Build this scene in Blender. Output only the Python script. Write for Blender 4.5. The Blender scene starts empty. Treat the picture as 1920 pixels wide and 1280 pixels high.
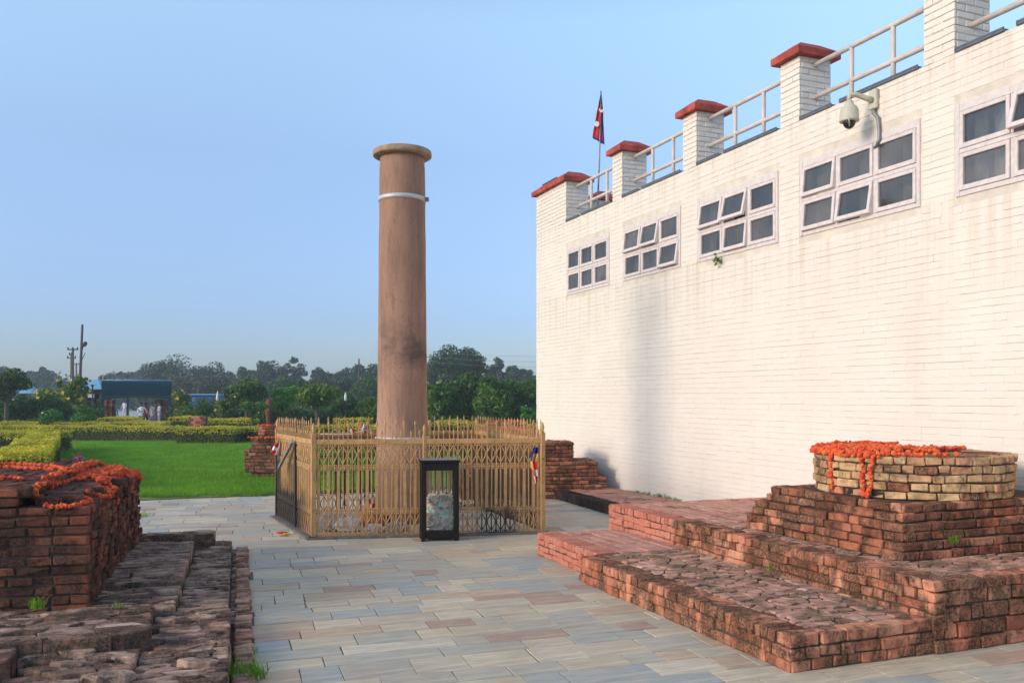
import bpy, math, random
import numpy as np
from mathutils import Matrix, Vector

R = math.radians
PI = math.pi
random.seed(7)
rng = np.random.default_rng(7)
scene = bpy.context.scene
COL = scene.collection

# ------------------------------------------------------------------ camera
H = 1.75            # eye height over the paving
FPX = 1650.0        # focal length in photo pixels (photo is 1920 wide)
YAW = R(21.65)      # camera turned right of the temple wall's direction (+Y)
HOR = 745.0         # photo row of the horizon
CA, SA = math.cos(YAW), math.sin(YAW)
cam_d = bpy.data.cameras.new('camera')
cam = bpy.data.objects.new('camera', cam_d)
COL.objects.link(cam)
cam.location = (0, 0, H)
cam.rotation_euler = (R(90), 0, -YAW)
cam_d.sensor_width = 36
cam_d.lens = 36 * FPX / 1920
cam_d.shift_y = (HOR - 640) / 1920
cam_d.clip_start = 0.05
cam_d.clip_end = 3000
scene.camera = cam

# ------------------------------------------------------------------ sky, sun, exposure
SUN_EL = R(20)
sun_to = Vector((0.992 * math.cos(SUN_EL), 0.115 * math.cos(SUN_EL), -math.sin(SUN_EL)))   # way the light travels
SUN_AZ = math.atan2(-sun_to.x, -sun_to.y)
world = bpy.data.worlds.new('World')
scene.world = world
world.use_nodes = True
wn = world.node_tree
wn.nodes.clear()
w_out = wn.nodes.new('ShaderNodeOutputWorld')
w_bg = wn.nodes.new('ShaderNodeBackground')
w_sky = wn.nodes.new('ShaderNodeTexSky')
w_sky.sky_type = 'NISHITA'
w_sky.sun_disc = False
w_sky.sun_elevation = SUN_EL
w_sky.sun_rotation = SUN_AZ % (2 * PI)
w_sky.altitude = 100
w_sky.air_density = 1.0
w_sky.dust_density = 1.0
w_sky.ozone_density = 1.6
w_bg.inputs['Strength'].default_value = 0.15
# dull haze towards the horizon: the same veil on every side, a function of elevation alone
w_tc = wn.nodes.new('ShaderNodeTexCoord')
w_sep = wn.nodes.new('ShaderNodeSeparateXYZ')
wn.links.new(w_tc.outputs['Generated'], w_sep.inputs[0])
w_rmp = wn.nodes.new('ShaderNodeValToRGB')
w_rmp.color_ramp.interpolation = 'EASE' if False else 'LINEAR'
_st = [(0.0, (.27, .33, .47)), (.087, (.345, .39, .555)), (.26, (.645, .64, .69)), (.39, (1.0, .98, .91))]
_el = w_rmp.color_ramp.elements
while len(_el) < len(_st): _el.new(.5)
for _e, (_p, _c) in zip(_el, _st):
    _e.position = _p; _e.color = (*_c, 1)
wn.links.new(w_sep.outputs[2], w_rmp.inputs[0])
w_mul = wn.nodes.new('ShaderNodeMix'); w_mul.data_type = 'RGBA'; w_mul.blend_type = 'MULTIPLY'
w_mul.inputs[0].default_value = 1.0
wn.links.new(w_sky.outputs[0], w_mul.inputs[6])
wn.links.new(w_rmp.outputs[0], w_mul.inputs[7])
wn.links.new(w_mul.outputs[2], w_bg.inputs['Color'])
wn.links.new(w_bg.outputs[0], w_out.inputs['Surface'])

sun_d = bpy.data.lights.new('sun', 'SUN')
sun_d.energy = 0.8
sun_d.angle = R(17)
sun_d.color = (1.0, 0.86, 0.70)
sun = bpy.data.objects.new('sun', sun_d)
COL.objects.link(sun)
sun.location = (-30, -5, 20)
sun.rotation_euler = sun_to.to_track_quat('-Z', 'Y').to_euler()

scene.view_settings.view_transform = 'Standard'
scene.view_settings.look = 'None'
scene.view_settings.gamma = 1
scene.view_settings.use_curve_mapping = False
scene.view_settings.exposure = 1.25
scene.render.engine = 'CYCLES'
scene.cycles.max_bounces = 6
scene.cycles.diffuse_bounces = 3
scene.cycles.glossy_bounces = 3
scene.cycles.transparent_max_bounces = 12
scene.cycles.volume_bounces = 1
scene.cycles.use_denoising = True

# ------------------------------------------------------------------ geometry helpers
def at(px, d, z=0.0):
    """world point at depth d along the line of photo column px"""
    r = (px - 960) / FPX * d
    return Vector((r * CA + d * SA, -r * SA + d * CA, z))

def gp(px, py, z=0.0):
    """world point where the sight line of a photo pixel meets height z"""
    return at(px, (H - z) * FPX / (py - HOR), z)

def proj(x, y, z):
    r = x * CA - y * SA
    d = x * SA + y * CA
    d = max(d, 1e-3)
    return 960 + FPX * r / d, HOR - FPX * (z - H) / d, d

def empty(name, loc=(0, 0, 0), rz=0.0):
    o = bpy.data.objects.new(name, None)
    o.empty_display_size = 0.2
    o.location = loc
    o.rotation_euler = (0, 0, rz)
    COL.objects.link(o)
    return o

def tag(o, label=None, cat=None, group=None, kind=None):
    if label: o['label'] = label
    if cat: o['category'] = cat
    if group: o['group'] = group
    if kind: o['kind'] = kind
    return o

def thing(name, label, cat, loc=(0, 0, 0), rz=0.0, group=None):
    return tag(empty(name, loc, rz), label, cat, group)

def link_mesh(name, me, parent=None, kind=None, raw=False):
    o = bpy.data.objects.new(name, me)
    COL.objects.link(o)
    if parent is not None:
        o.parent = parent
        if not raw and parent.parent is None and parent.type == 'EMPTY':
            o.matrix_parent_inverse = local_inv(parent)     # the mesh is in world coordinates
    if kind: o['kind'] = kind
    return o

def ident(): return Matrix.Identity(4)

class MB:
    """collects simple solids and links them as one mesh object"""
    def __init__(s):
        s.v = []; s.f = []; s.m = []; s.mats = []; s.smooth = []
    def mat(s, m):
        if m not in s.mats: s.mats.append(m)
        return s.mats.index(m)
    def add(s, verts, faces, m=None, M=None, smooth=False):
        k = len(s.v)
        if M is not None:
            verts = [tuple(M @ Vector(p)) for p in verts]
        s.v.extend([tuple(p) for p in verts])
        mi = s.mat(m) if m is not None else 0
        for f in faces:
            s.f.append(tuple(i + k for i in f)); s.m.append(mi); s.smooth.append(smooth)
    def box(s, lo, hi, m=None, M=None, ch=0.0):
        x0, y0, z0 = lo; x1, y1, z1 = hi
        if ch <= 0:
            v = [(x0,y0,z0),(x1,y0,z0),(x1,y1,z0),(x0,y1,z0),(x0,y0,z1),(x1,y0,z1),(x1,y1,z1),(x0,y1,z1)]
            f = [(0,3,2,1),(4,5,6,7),(0,1,5,4),(1,2,6,5),(2,3,7,6),(3,0,4,7)]
            s.add(v, f, m, M)
        else:
            c = ((x0+x1)/2, (y0+y1)/2, (z0+z1)/2)
            vv = chamfer_box(x1-x0, y1-y0, z1-z0, ch) + np.array(c)
            s.add(vv.tolist(), CH_F, m, M)
    def tube(s, pts, rad, n=6, m=None, M=None, caps=True, smooth=True):
        pts = [Vector(p) for p in pts]
        if not isinstance(rad, (list, tuple)): rad = [rad] * len(pts)
        vs = []; fs = []
        up = None
        for i, p in enumerate(pts):
            t = (pts[min(i+1, len(pts)-1)] - pts[max(i-1, 0)])
            if t.length < 1e-9: t = Vector((0, 0, 1))
            t.normalize()
            if up is None:
                a = Vector((0, 0, 1)) if abs(t.z) < 0.9 else Vector((1, 0, 0))
                up = t.cross(a).normalized()
            else:
                up = (up - t * up.dot(t))
                if up.length < 1e-6: up = t.orthogonal()
                up.normalize()
            w = t.cross(up)
            for k in range(n):
                a = 2 * PI * k / n
                vs.append(tuple(p + (up * math.cos(a) + w * math.sin(a)) * rad[i]))
        for i in range(len(pts) - 1):
            for k in range(n):
                a = i*n+k; b = i*n+(k+1) % n
                fs.append((a, b, b+n, a+n))
        if caps:
            fs.append(tuple(range(n-1, -1, -1)))
            fs.append(tuple(range((len(pts)-1)*n, len(pts)*n)))
        s.add(vs, fs, m, M, smooth)
    def lathe(s, prof, n=24, m=None, M=None, smooth=True, jit=0.0):
        vs = []; fs = []
        for r, z in prof:
            for k in range(n):
                a = 2*PI*k/n
                rr = r * (1 + random.uniform(-jit, jit))
                vs.append((rr*math.cos(a), rr*math.sin(a), z))
        for i in range(len(prof)-1):
            for k in range(n):
                a = i*n+k; b = i*n+(k+1) % n
                fs.append((a, b, b+n, a+n))
        if prof[0][0] > 1e-4: fs.append(tuple(range(n-1, -1, -1)))
        if prof[-1][0] > 1e-4: fs.append(tuple(range((len(prof)-1)*n, len(prof)*n)))
        s.add(vs, fs, m, M, smooth)
    def prism(s, poly, z0, z1, m=None, M=None, ch=0.0):
        n = len(poly)
        if ch > 0:
            cx = sum(p[0] for p in poly)/n; cy = sum(p[1] for p in poly)/n
            top = []
            for x, y in poly:
                l = math.hypot(x-cx, y-cy) + 1e-6
                k = max(0.2, 1-ch/l)
                top.append((cx+(x-cx)*k, cy+(y-cy)*k))
            v = [(x, y, z0) for x, y in poly] + [(x, y, z1-ch*0.8) for x, y in poly] + [(x, y, z1) for x, y in top]
            f = [tuple(range(2*n, 3*n))]
            for i in range(n):
                j = (i+1) % n
                f.append((i, j, n+j, n+i)); f.append((n+i, n+j, 2*n+j, 2*n+i))
            f.append(tuple(range(n-1, -1, -1)))
        else:
            v = [(x, y, z0) for x, y in poly] + [(x, y, z1) for x, y in poly]
            f = [tuple(range(n, 2*n)), tuple(range(n-1, -1, -1))]
            for i in range(n):
                j = (i+1) % n
                f.append((i, j, n+j, n+i))
        s.add(v, f, m, M)
    def mesh(s, name, m=None):
        me = bpy.data.meshes.new(name)
        me.from_pydata(s.v, [], s.f)
        if s.mats:
            for q in s.mats: me.materials.append(q)
            me.polygons.foreach_set('material_index', s.m)
        elif m is not None:
            me.materials.append(m)
        me.polygons.foreach_set('use_smooth', s.smooth)
        me.update()
        return me
    def build(s, name, m=None, parent=None, kind=None, raw=False):
        return link_mesh(name, s.mesh(name, m), parent, kind, raw)

# chamfered box: 24 vertices, one per (corner, axis)
CH_S = [(sx, sy, sz) for sx in (-1, 1) for sy in (-1, 1) for sz in (-1, 1)]
def _ch_faces():
    idx = {}
    for i, c in enumerate(CH_S):
        for a in range(3): idx[(c, a)] = i*3+a
    F = []
    def orient(f, nrm):
        P = []
        for k in f:
            c = CH_S[k//3]; a = k % 3
            P.append(np.array([c[j]*(1.0 if j == a else 0.8) for j in range(3)]))
        n = np.cross(P[1]-P[0], P[2]-P[1])
        return f if np.dot(n, nrm) > 0 else f[::-1]
    for a in range(3):
        b, c = [(1, 2), (0, 2), (0, 1)][a]
        for s in (-1, 1):
            q = []
            for sb, sc in ((-1, -1), (1, -1), (1, 1), (-1, 1)):
                k = [0, 0, 0]; k[a] = s; k[b] = sb; k[c] = sc
                q.append(idx[(tuple(k), a)])
            nv = np.zeros(3); nv[a] = s
            F.append(orient(tuple(q), nv))
    for a in range(3):          # edges along axis a
        b, c = [(1, 2), (0, 2), (0, 1)][a]
        for sb in (-1, 1):
            for sc in (-1, 1):
                k0 = [0, 0, 0]; k0[a] = -1; k0[b] = sb; k0[c] = sc
                k1 = list(k0); k1[a] = 1
                nv = np.zeros(3); nv[b] = sb; nv[c] = sc
                F.append(orient((idx[(tuple(k0), b)], idx[(tuple(k1), b)], idx[(tuple(k1), c)], idx[(tuple(k0), c)]), nv))
    for c in CH_S:
        F.append(orient((idx[(c, 0)], idx[(c, 1)], idx[(c, 2)]), np.array(c, float)))
    return F
CH_F = _ch_faces()
CH_SA = np.repeat(np.array(CH_S, float), 3, axis=0)
CH_AX = np.tile(np.eye(3), (8, 1))
def chamfer_box(l, w, h, ch, jit=0.0, rg=None):
    half = np.array([l, w, h]) / 2
    ins = np.minimum(ch, half * 0.6)
    v = CH_SA * (half - ins * (1 - CH_AX))
    if jit > 0:
        v = v + rg.normal(0, jit, v.shape)
        cj = np.repeat(rg.normal(0, jit * .9, (8, 3)), 3, axis=0)
        v = v + cj
    return v

_brick_cache = {}
def brick_mesh(l, w, h, ch, jit, m, var):
    key = (round(l/.03), round(w/.03), round(h/.012), round(ch*1000), round(jit*1000), m.name, var)
    if key not in _brick_cache:
        ls, ws, hs = max(1, key[0])*.03, max(1, key[1])*.03, max(1, key[2])*.012
        rg = np.random.default_rng(abs(hash(key[:5])) % 9999 + var)
        v = chamfer_box(ls, ws, hs, ch, jit, rg)
        me = bpy.data.meshes.new('brick')
        me.from_pydata(v.tolist(), [], CH_F)
        me.materials.append(m)
        _brick_cache[key] = (me, (ls, ws, hs))
    return _brick_cache[key]

class Bricks:
    """bricks of one thing: the 'limit' that show largest become parts, the rest one 'stuff' part"""
    def __init__(s, parent, name='brick', rest='brickwork', ch=.008, jit=.003, limit=300, nvar=5):
        s.p = parent; s.name = name; s.rest = rest; s.ch = ch; s.jit = jit; s.limit = limit; s.nvar = nvar
        s.L = []; s.polys = []
    def add(s, c, size, rz=0.0, m=None, tilt=0.0, order=None):
        x, y, z = c
        px, py, d = proj(x, y, z)
        score = max(size) * max(size[2], min(size)) / (d*d)
        if not (-60 < px < 1980 and -60 < py < 1340) or d < .5: score = -1.0 / (1+abs(d))
        s.L.append((score if order is None else order, (x, y, z), size, rz, m, tilt))
    def build(s, world_parent=True):
        L = sorted(s.L, key=lambda q: -q[0])
        pin = s.p.matrix_world.inverted() if s.p is not None else ident()
        # the thing's own transform (things here are unparented)
        if s.p is not None:
            pm = Matrix.Translation(s.p.location) @ s.p.rotation_euler.to_matrix().to_4x4()
            pin = pm.inverted()
        rg = np.random.default_rng(len(L))
        big = [q for q in L[:s.limit] if q[0] > 0]
        small = L[len(big):]
        for k, (sc, c, size, rz, m, tilt) in enumerate(big):
            me, base = brick_mesh(size[0], size[1], size[2], s.ch, s.jit, m, int(rg.integers(s.nvar)))
            o = bpy.data.objects.new(s.name, me)
            COL.objects.link(o)
            flip = PI if rg.random() < .5 else 0.0
            M = Matrix.Translation(c) @ Matrix.Rotation(rz + flip, 4, 'Z')
            if tilt: M = M @ Matrix.Rotation(rg.normal(0, tilt), 4, 'X') @ Matrix.Rotation(rg.normal(0, tilt), 4, 'Y')
            M = M @ Matrix.Diagonal((size[0]/base[0], size[1]/base[1], size[2]/base[2], 1))
            o.parent = s.p
            o.matrix_local = pin @ M
        if small:
            mats = []
            V = []; F = []; MI = []
            for k, (sc, c, size, rz, m, tilt) in enumerate(small):
                if m not in mats: mats.append(m)
                v = chamfer_box(size[0], size[1], size[2], s.ch, s.jit, rg)
                cr, sr = math.cos(rz), math.sin(rz)
                w = np.empty_like(v)
                w[:, 0] = v[:, 0]*cr - v[:, 1]*sr + c[0]
                w[:, 1] = v[:, 0]*sr + v[:, 1]*cr + c[1]
                w[:, 2] = v[:, 2] + c[2]
                V.append(w)
                MI.extend([mats.index(m)]*len(CH_F))
            V = np.concatenate(V)
            pm_i = np.array(pin)
            V = V @ pm_i[:3, :3].T + pm_i[:3, 3]
            fa = [f for f in CH_F]
            for i in range(len(small)):
                k = i*24
                F.extend([tuple(j+k for j in f) for f in fa])
            me = bpy.data.meshes.new(s.rest)
            me.from_pydata(V.tolist(), [], F)
            for q in mats: me.materials.append(q)
            me.polygons.foreach_set('material_index', MI)
            link_mesh(s.rest, me, s.p, 'stuff', raw=True)

def local_inv(p):
    if p is None: return ident()
    return (Matrix.Translation(p.location) @ p.rotation_euler.to_matrix().to_4x4()).inverted()

class Stones:
    """flat irregular pieces (polygon prisms) of one thing, in world coordinates"""
    def __init__(s, parent, name, rest, ch=.008, limit=300):
        s.p = parent; s.name = name; s.rest = rest; s.ch = ch; s.limit = limit; s.L = []
    def add(s, poly, z0, z1, m, tilt=0.0):
        cx = sum(p[0] for p in poly)/len(poly); cy = sum(p[1] for p in poly)/len(poly)
        px, py, d = proj(cx, cy, z1)
        area = abs(sum(poly[i][0]*poly[(i+1) % len(poly)][1]-poly[(i+1) % len(poly)][0]*poly[i][1] for i in range(len(poly))))/2
        score = area / d**3
        if not (-60 < px < 1980 and -60 < py < 1340) or d < .5: score = -1
        s.L.append((score, poly, z0, z1, m, tilt))
    def build(s):
        L = sorted(s.L, key=lambda q: -q[0])
        pin = local_inv(s.p)
        big = [q for q in L[:s.limit] if q[0] > 0]
        small = L[len(big):]
        rest = MB()
        for i, (sc, poly, z0, z1, m, tilt) in enumerate(big + small):
            b = MB() if i < len(big) else rest
            cx = sum(p[0] for p in poly)/len(poly); cy = sum(p[1] for p in poly)/len(poly)
            loc = [(x-cx, y-cy) for x, y in poly]
            T = Matrix.Translation((cx, cy, z1))
            if tilt:
                T = T @ Matrix.Rotation(random.gauss(0, tilt), 4, 'X') @ Matrix.Rotation(random.gauss(0, tilt), 4, 'Y')
            if i < len(big):
                b.prism(loc, z0-z1, 0, m, ch=s.ch)
                o = b.build(s.name, None, s.p, raw=True)
                o.matrix_local = pin @ T
            else:
                b.prism(loc, z0-z1, 0, m, M=pin @ T, ch=s.ch)
        if rest.v:
            rest.build(s.rest, None, s.p, 'stuff', raw=True)

def clip_half(poly, a, b, c):
    """keep the part of poly where a*x+b*y<=c"""
    out = []
    n = len(poly)
    for i in range(n):
        p = poly[i]; q = poly[(i+1) % n]
        fp = a*p[0]+b*p[1]-c; fq = a*q[0]+b*q[1]-c
        if fp <= 0: out.append(p)
        if fp*fq < 0:
            t = fp/(fp-fq)
            out.append((p[0]+(q[0]-p[0])*t, p[1]+(q[1]-p[1])*t))
    return out

def voronoi(u0, u1, v0, v1, du, dv, jit, gap, rg, rough=0.0):
    """irregular cells over a rectangle, du x dv on average, shrunk by gap"""
    nu = max(1, round((u1-u0)/du)); nv = max(1, round((v1-v0)/dv))
    pts = []
    for j in range(nv):
        off = rg.uniform(-.5, .5)
        for i in range(nu+1):
            pts.append((u0+(i+off+rg.uniform(-jit, jit))*(u1-u0)/nu, v0+(j+.5+rg.uniform(-jit, jit)*.8)*(v1-v0)/nv, j))
    P = np.array([(p[0], p[1]) for p in pts])
    S = np.array([1/du, 1/dv])
    out = []
    for k, p in enumerate(P):
        if not (u0-.02 < p[0] < u1+.02): continue
        poly = [(u0, v0), (u1, v0), (u1, v1), (u0, v1)]
        dd = (((P-p)*S)**2).sum(1)
        for q in np.argsort(dd)[1:16]:
            # bisector in the scaled metric
            a = (P[q]-p)*S*S
            mid = (P[q]+p)/2
            poly = clip_half(poly, a[0], a[1], float((a*mid).sum()))
            if len(poly) < 3: break
        if len(poly) < 3: continue
        cx = sum(t[0] for t in poly)/len(poly); cy = sum(t[1] for t in poly)/len(poly)
        res = []
        n = len(poly)
        for i in range(n):
            a = poly[i]; b = poly[(i+1) % n]
            L = math.hypot(b[0]-a[0], b[1]-a[1])
            if L < .012: continue
            res.append(a)
            if rough > 0 and L > .07:
                t = rg.uniform(.35, .65)
                res.append((a[0]+(b[0]-a[0])*t+rg.normal(0, rough), a[1]+(b[1]-a[1])*t+rg.normal(0, rough)))
        fin = []
        for x, y in res:
            l = math.hypot(x-cx, y-cy)+1e-6
            k = max(.3, 1-gap/l)
            fin.append((cx+(x-cx)*k, cy+(y-cy)*k))
        if len(fin) >= 3:
            ar = sum(fin[i][0]*fin[(i+1) % len(fin)][1]-fin[(i+1) % len(fin)][0]*fin[i][1] for i in range(len(fin)))
            if abs(ar) > .002:
                if ar < 0: fin = fin[::-1]
                out.append(fin)
    return out

# ------------------------------------------------------------------ materials
class NT:
    def __init__(s, name, rough=.85, spec=.25):
        s.m = bpy.data.materials.new(name)
        s.m.use_nodes = True
        s.t = s.m.node_tree
        s.b = s.t.nodes['Principled BSDF']
        s.b.inputs['Roughness'].default_value = rough
        s.b.inputs['Specular IOR Level'].default_value = spec
        s._pos = None
    def node(s, t): return s.t.nodes.new(t)
    def ln(s, a, b): s.t.links.new(a, b)
    def put(s, sock, val):
        if hasattr(val, 'is_linked') or isinstance(val, bpy.types.NodeSocket): s.ln(val, sock)
        elif isinstance(val, (tuple, list)) and len(val) == 3 and sock.type == 'RGBA': sock.default_value = (*val, 1)
        else: sock.default_value = val
    def pos(s, sc=None):
        if s._pos is None: s._pos = s.node('ShaderNodeNewGeometry').outputs['Position']
        if sc is None: return s._pos
        mp = s.node('ShaderNodeMapping')
        mp.inputs['Scale'].default_value = sc
        s.ln(s._pos, mp.inputs['Vector'])
        return mp.outputs[0]
    def objpos(s, sc=(1, 1, 1)):
        tc = s.node('ShaderNodeTexCoord')
        mp = s.node('ShaderNodeMapping')
        mp.inputs['Scale'].default_value = sc
        s.ln(tc.outputs['Object'], mp.inputs['Vector'])
        return mp.outputs[0]
    def noise(s, scale, detail=4, rough=.6, vec=None, dist=0.0):
        n = s.node('ShaderNodeTexNoise')
        n.inputs['Scale'].default_value = scale; n.inputs['Detail'].default_value = detail
        n.inputs['Roughness'].default_value = rough; n.inputs['Distortion'].default_value = dist
        s.ln(vec if vec is not None else s.pos(), n.inputs['Vector'])
        return n.outputs['Fac']
    def math(s, op, a, b=0.0, clamp=False):
        n = s.node('ShaderNodeMath'); n.operation = op; n.use_clamp = clamp
        s.put(n.inputs[0], a); s.put(n.inputs[1], b)
        return n.outputs[0]
    def rng(s, v, a, b, c=0.0, d=1.0):
        n = s.node('ShaderNodeMapRange'); n.clamp = True
        s.put(n.inputs[0], v)
        for i, q in enumerate((a, b, c, d)): n.inputs[i+1].default_value = q
        return n.outputs[0]
    def ramp(s, fac, stops, interp='LINEAR'):
        n = s.node('ShaderNodeValToRGB')
        n.color_ramp.interpolation = interp
        el = n.color_ramp.elements
        while len(el) < len(stops): el.new(.5)
        for e, (p, c) in zip(el, stops):
            e.position = p; e.color = (*c, 1)
        s.put(n.inputs[0], fac)
        return n.outputs[0]
    def mix(s, fac, a, b, mode='MIX'):
        n = s.node('ShaderNodeMix'); n.data_type = 'RGBA'; n.blend_type = mode
        s.put(n.inputs[0], fac); s.put(n.inputs[6], a); s.put(n.inputs[7], b)
        return n.outputs[2]
    def rnd(s):
        o = s.node('ShaderNodeObjectInfo').outputs['Random']
        g = s.node('ShaderNodeNewGeometry').outputs['Random Per Island']
        return s.math('FRACT', s.math('ADD', o, g))
    def sep(s, v=None):
        n = s.node('ShaderNodeSeparateXYZ')
        s.ln(v if v is not None else s.pos(), n.inputs[0])
        return n.outputs
    def bump(s, h, strength=.5, dist=.01):
        n = s.node('ShaderNodeBump')
        n.inputs['Strength'].default_value = strength; n.inputs['Distance'].default_value = dist
        s.ln(h, n.inputs['Height'])
        s.ln(n.outputs[0], s.b.inputs['Normal'])
    def out(s, col, rough=None):
        s.put(s.b.inputs['Base Color'], col)
        if rough is not None: s.put(s.b.inputs['Roughness'], rough)
        return s.m

def spread(cols):
    n = len(cols)
    return [(i/(n-1) if n > 1 else 0, c) for i, c in enumerate(cols)]

def mat_plain(name, col, rough=.7, var=.12, scale=8, metal=0.0, spec=.3, bump=0.0, bscale=30):
    t = NT(name, rough, spec)
    n = t.noise(scale, 4)
    c = t.mix(t.rng(n, .3, .7), tuple(x*(1-var) for x in col), tuple(min(1, x*(1+var)) for x in col))
    t.b.inputs['Metallic'].default_value = metal
    if bump: t.bump(t.noise(bscale, 4), bump, .006)
    return t.out(c)

def mat_brick(name, cols, stain=(.022, .018, .015), lo=.48, hi=.62, sscale=3.0, smax=.92, pale=(.55, .38, .28), palefac=.18, bump=.7, vstretch=1.0):
    t = NT(name, .95, .1)
    r = t.rnd()
    c = t.ramp(r, spread(cols))
    v = t.noise(18, 5, .65)
    c = t.mix(t.rng(v, .25, .75, 0, 1), t.mix(1.0, c, (.62, .6, .6), 'MULTIPLY'), c)
    c = t.mix(t.math('MULTIPLY', t.rng(t.noise(46, 3), .58, .75), palefac), c, pale)
    big = t.noise(sscale, 7, .68, t.pos((1, 1, vstretch)), .4)
    st = t.math('MULTIPLY', t.rng(big, lo, hi), smax)
    fine = t.rng(t.noise(60, 3, .7), .35, .6, .45, 1)
    st = t.math('MULTIPLY', st, fine)
    stc = t.mix(t.rng(t.noise(9, 3), .4, .65), stain, (stain[0]*2.2, stain[1]*2.1, stain[2]*1.7))
    c = t.mix(st, c, stc)
    t.bump(t.math('ADD', t.noise(70, 6, .7), t.math('MULTIPLY', t.noise(14, 3), .8)), bump, .006)
    return t.out(c)

M = {}
M['brick_old'] = mat_brick('old_brick', [(.42, .14, .075), (.55, .20, .105), (.32, .105, .06), (.60, .27, .155), (.42, .155, .085)], lo=.40, hi=.54, sscale=3.4, stain=(.034, .025, .018), smax=.96, vstretch=.7)
M['brick_plinth'] = mat_brick('plinth_brick', [(.28, .09, .05), (.46, .15, .08), (.19, .068, .044), (.38, .15, .09)], lo=.37, hi=.52, sscale=3.2, stain=(.028, .021, .017), smax=.96)
M['brick_new'] = mat_brick('new_brick', [(.62, .22, .14), (.68, .26, .175), (.56, .19, .12), (.70, .31, .22)], lo=.60, hi=.78, sscale=2.2, smax=.7)
M['brick_riser'] = mat_brick('mossy_brick', [(.70, .26, .15), (.80, .34, .20), (.54, .18, .10), (.76, .37, .23)], lo=.40, hi=.52, sscale=4.2, stain=(.036, .028, .019), smax=.98, vstretch=.45)
M['brick_flat'] = mat_brick('flat_brick', [(.62, .325, .22), (.70, .40, .28), (.52, .265, .18), (.78, .48, .35)], lo=.44, hi=.58, sscale=3.6, stain=(.07, .050, .034), smax=.94)
M['brick_flat_new'] = mat_brick('flat_new_brick', [(.60, .29, .21), (.66, .35, .26), (.55, .26, .19)], lo=.56, hi=.74, sscale=1.6, smax=.6)
M['brick_drum'] = mat_brick('ochre_brick', [(.70, .44, .21), (.78, .52, .27), (.62, .36, .18), (.74, .43, .24), (.62, .30, .17)], lo=.46, hi=.62, sscale=4.2, stain=(.05, .036, .025), pale=(.74, .58, .36), palefac=.3)
M['brick_black'] = mat_brick('black_brick', [(.05, .04, .035), (.09, .05, .04), (.035, .03, .028)], lo=.40, hi=.55)
M['rubble'] = mat_brick('rubble_brick', [(.34, .18, .125), (.46, .26, .18), (.24, .13, .095), (.70, .45, .32), (.40, .18, .12)], lo=.39, hi=.50, sscale=4.6, stain=(.034, .027, .021), smax=.97)
M['rubble_pale'] = mat_brick('pale_rubble_brick', [(.54, .33, .23), (.64, .42, .30), (.42, .25, .18), (.72, .50, .37)], lo=.42, hi=.56, sscale=4.0, stain=(.06, .045, .035), smax=.93)
M['mortar'] = mat_plain('dark_mortar', (.078, .053, .036), .98, .35, 12, bump=.8)
M['mortar_pale'] = mat_plain('brown_mortar', (.10, .068, .05), .98, .3, 10, bump=.8)

def mat_white():
    t = NT('white_paint', .75, .25)
    c = t.mix(t.rng(t.noise(1.2, 5), .35, .7), (.745, .665, .575), (.79, .712, .625))
    st = t.noise(1.0, 6, .62, t.pos((3.2, 3.2, .22)))
    c = t.mix(t.math('MULTIPLY', t.rng(st, .54, .74), .20), c, (.55, .47, .36))
    sp = t.noise(9, 5, .7)
    c = t.mix(t.math('MULTIPLY', t.rng(sp, .66, .76), .45), c, (.42, .33, .24))
    z = t.sep()[2]
    drip = t.noise(2.0, 6, .7, t.pos((6, 6, .10)))
    band = t.math('MAXIMUM', t.math('MULTIPLY', t.rng(z, 4.55, 5.2), t.rng(z, 5.3, 5.22)), t.math('MULTIPLY', t.rng(z, 2.6, 3.72), t.rng(z, 3.8, 3.77)))
    c = t.mix(t.math('MULTIPLY', t.math('MULTIPLY', t.rng(drip, .47, .66), band), .42), c, (.50, .38, .24))
    fle = t.noise(26, 4, .7)
    c = t.mix(t.math('MULTIPLY', t.rng(fle, .70, .74), t.rng(t.noise(1.3, 3), .48, .6)), c, (.26, .19, .13))
    t.bump(t.math('ADD', t.noise(40, 5), t.math('MULTIPLY', t.noise(9, 4), 1.2)), .3, .004)
    return t.out(c)
M['white'] = mat_white()
M['white_joint'] = mat_plain('dirty_paint', (.66, .58, .48), .9, .15, 5)
M['grey_white'] = mat_plain('painted_plaster', (.68, .62, .54), .85, .1, 4, bump=.2)
M['cap_red'] = mat_plain('red_cap_paint', (.40, .065, .045), .75, .42, 5, bump=.5, bscale=16)
M['rail'] = mat_plain('cream_railing_paint', (.60, .52, .46), .5, .12, 6)
M['flash'] = mat_plain('grey_metal_flashing', (.13, .14, .16), .5, .25, 20, metal=.3)
M['window_wood'] = mat_plain('pinkish_white_wood', (.66, .58, .55), .65, .12, 14)
M['curtain'] = mat_plain('beige_curtain', (.72, .64, .52), .9, .15, 6)
M['interior'] = mat_plain('dark_room', (.10, .095, .09), .9, .1)
M['black_frame'] = mat_plain('black_wood', (.010, .007, .006), .5, .3, 20, spec=.22)
M['cctv'] = mat_plain('beige_plastic', (.52, .49, .38), .4, .06)
M['black_plastic'] = mat_plain('black_plastic', (.015, .015, .017), .25, .1, spec=.5)
M['grey_metal'] = mat_plain('grey_metal', (.24, .24, .25), .45, .2, 10, metal=.4)
M['steel_band'] = mat_plain('pale_steel_band', (.55, .52, .50), .45, .1, metal=.2)

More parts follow.
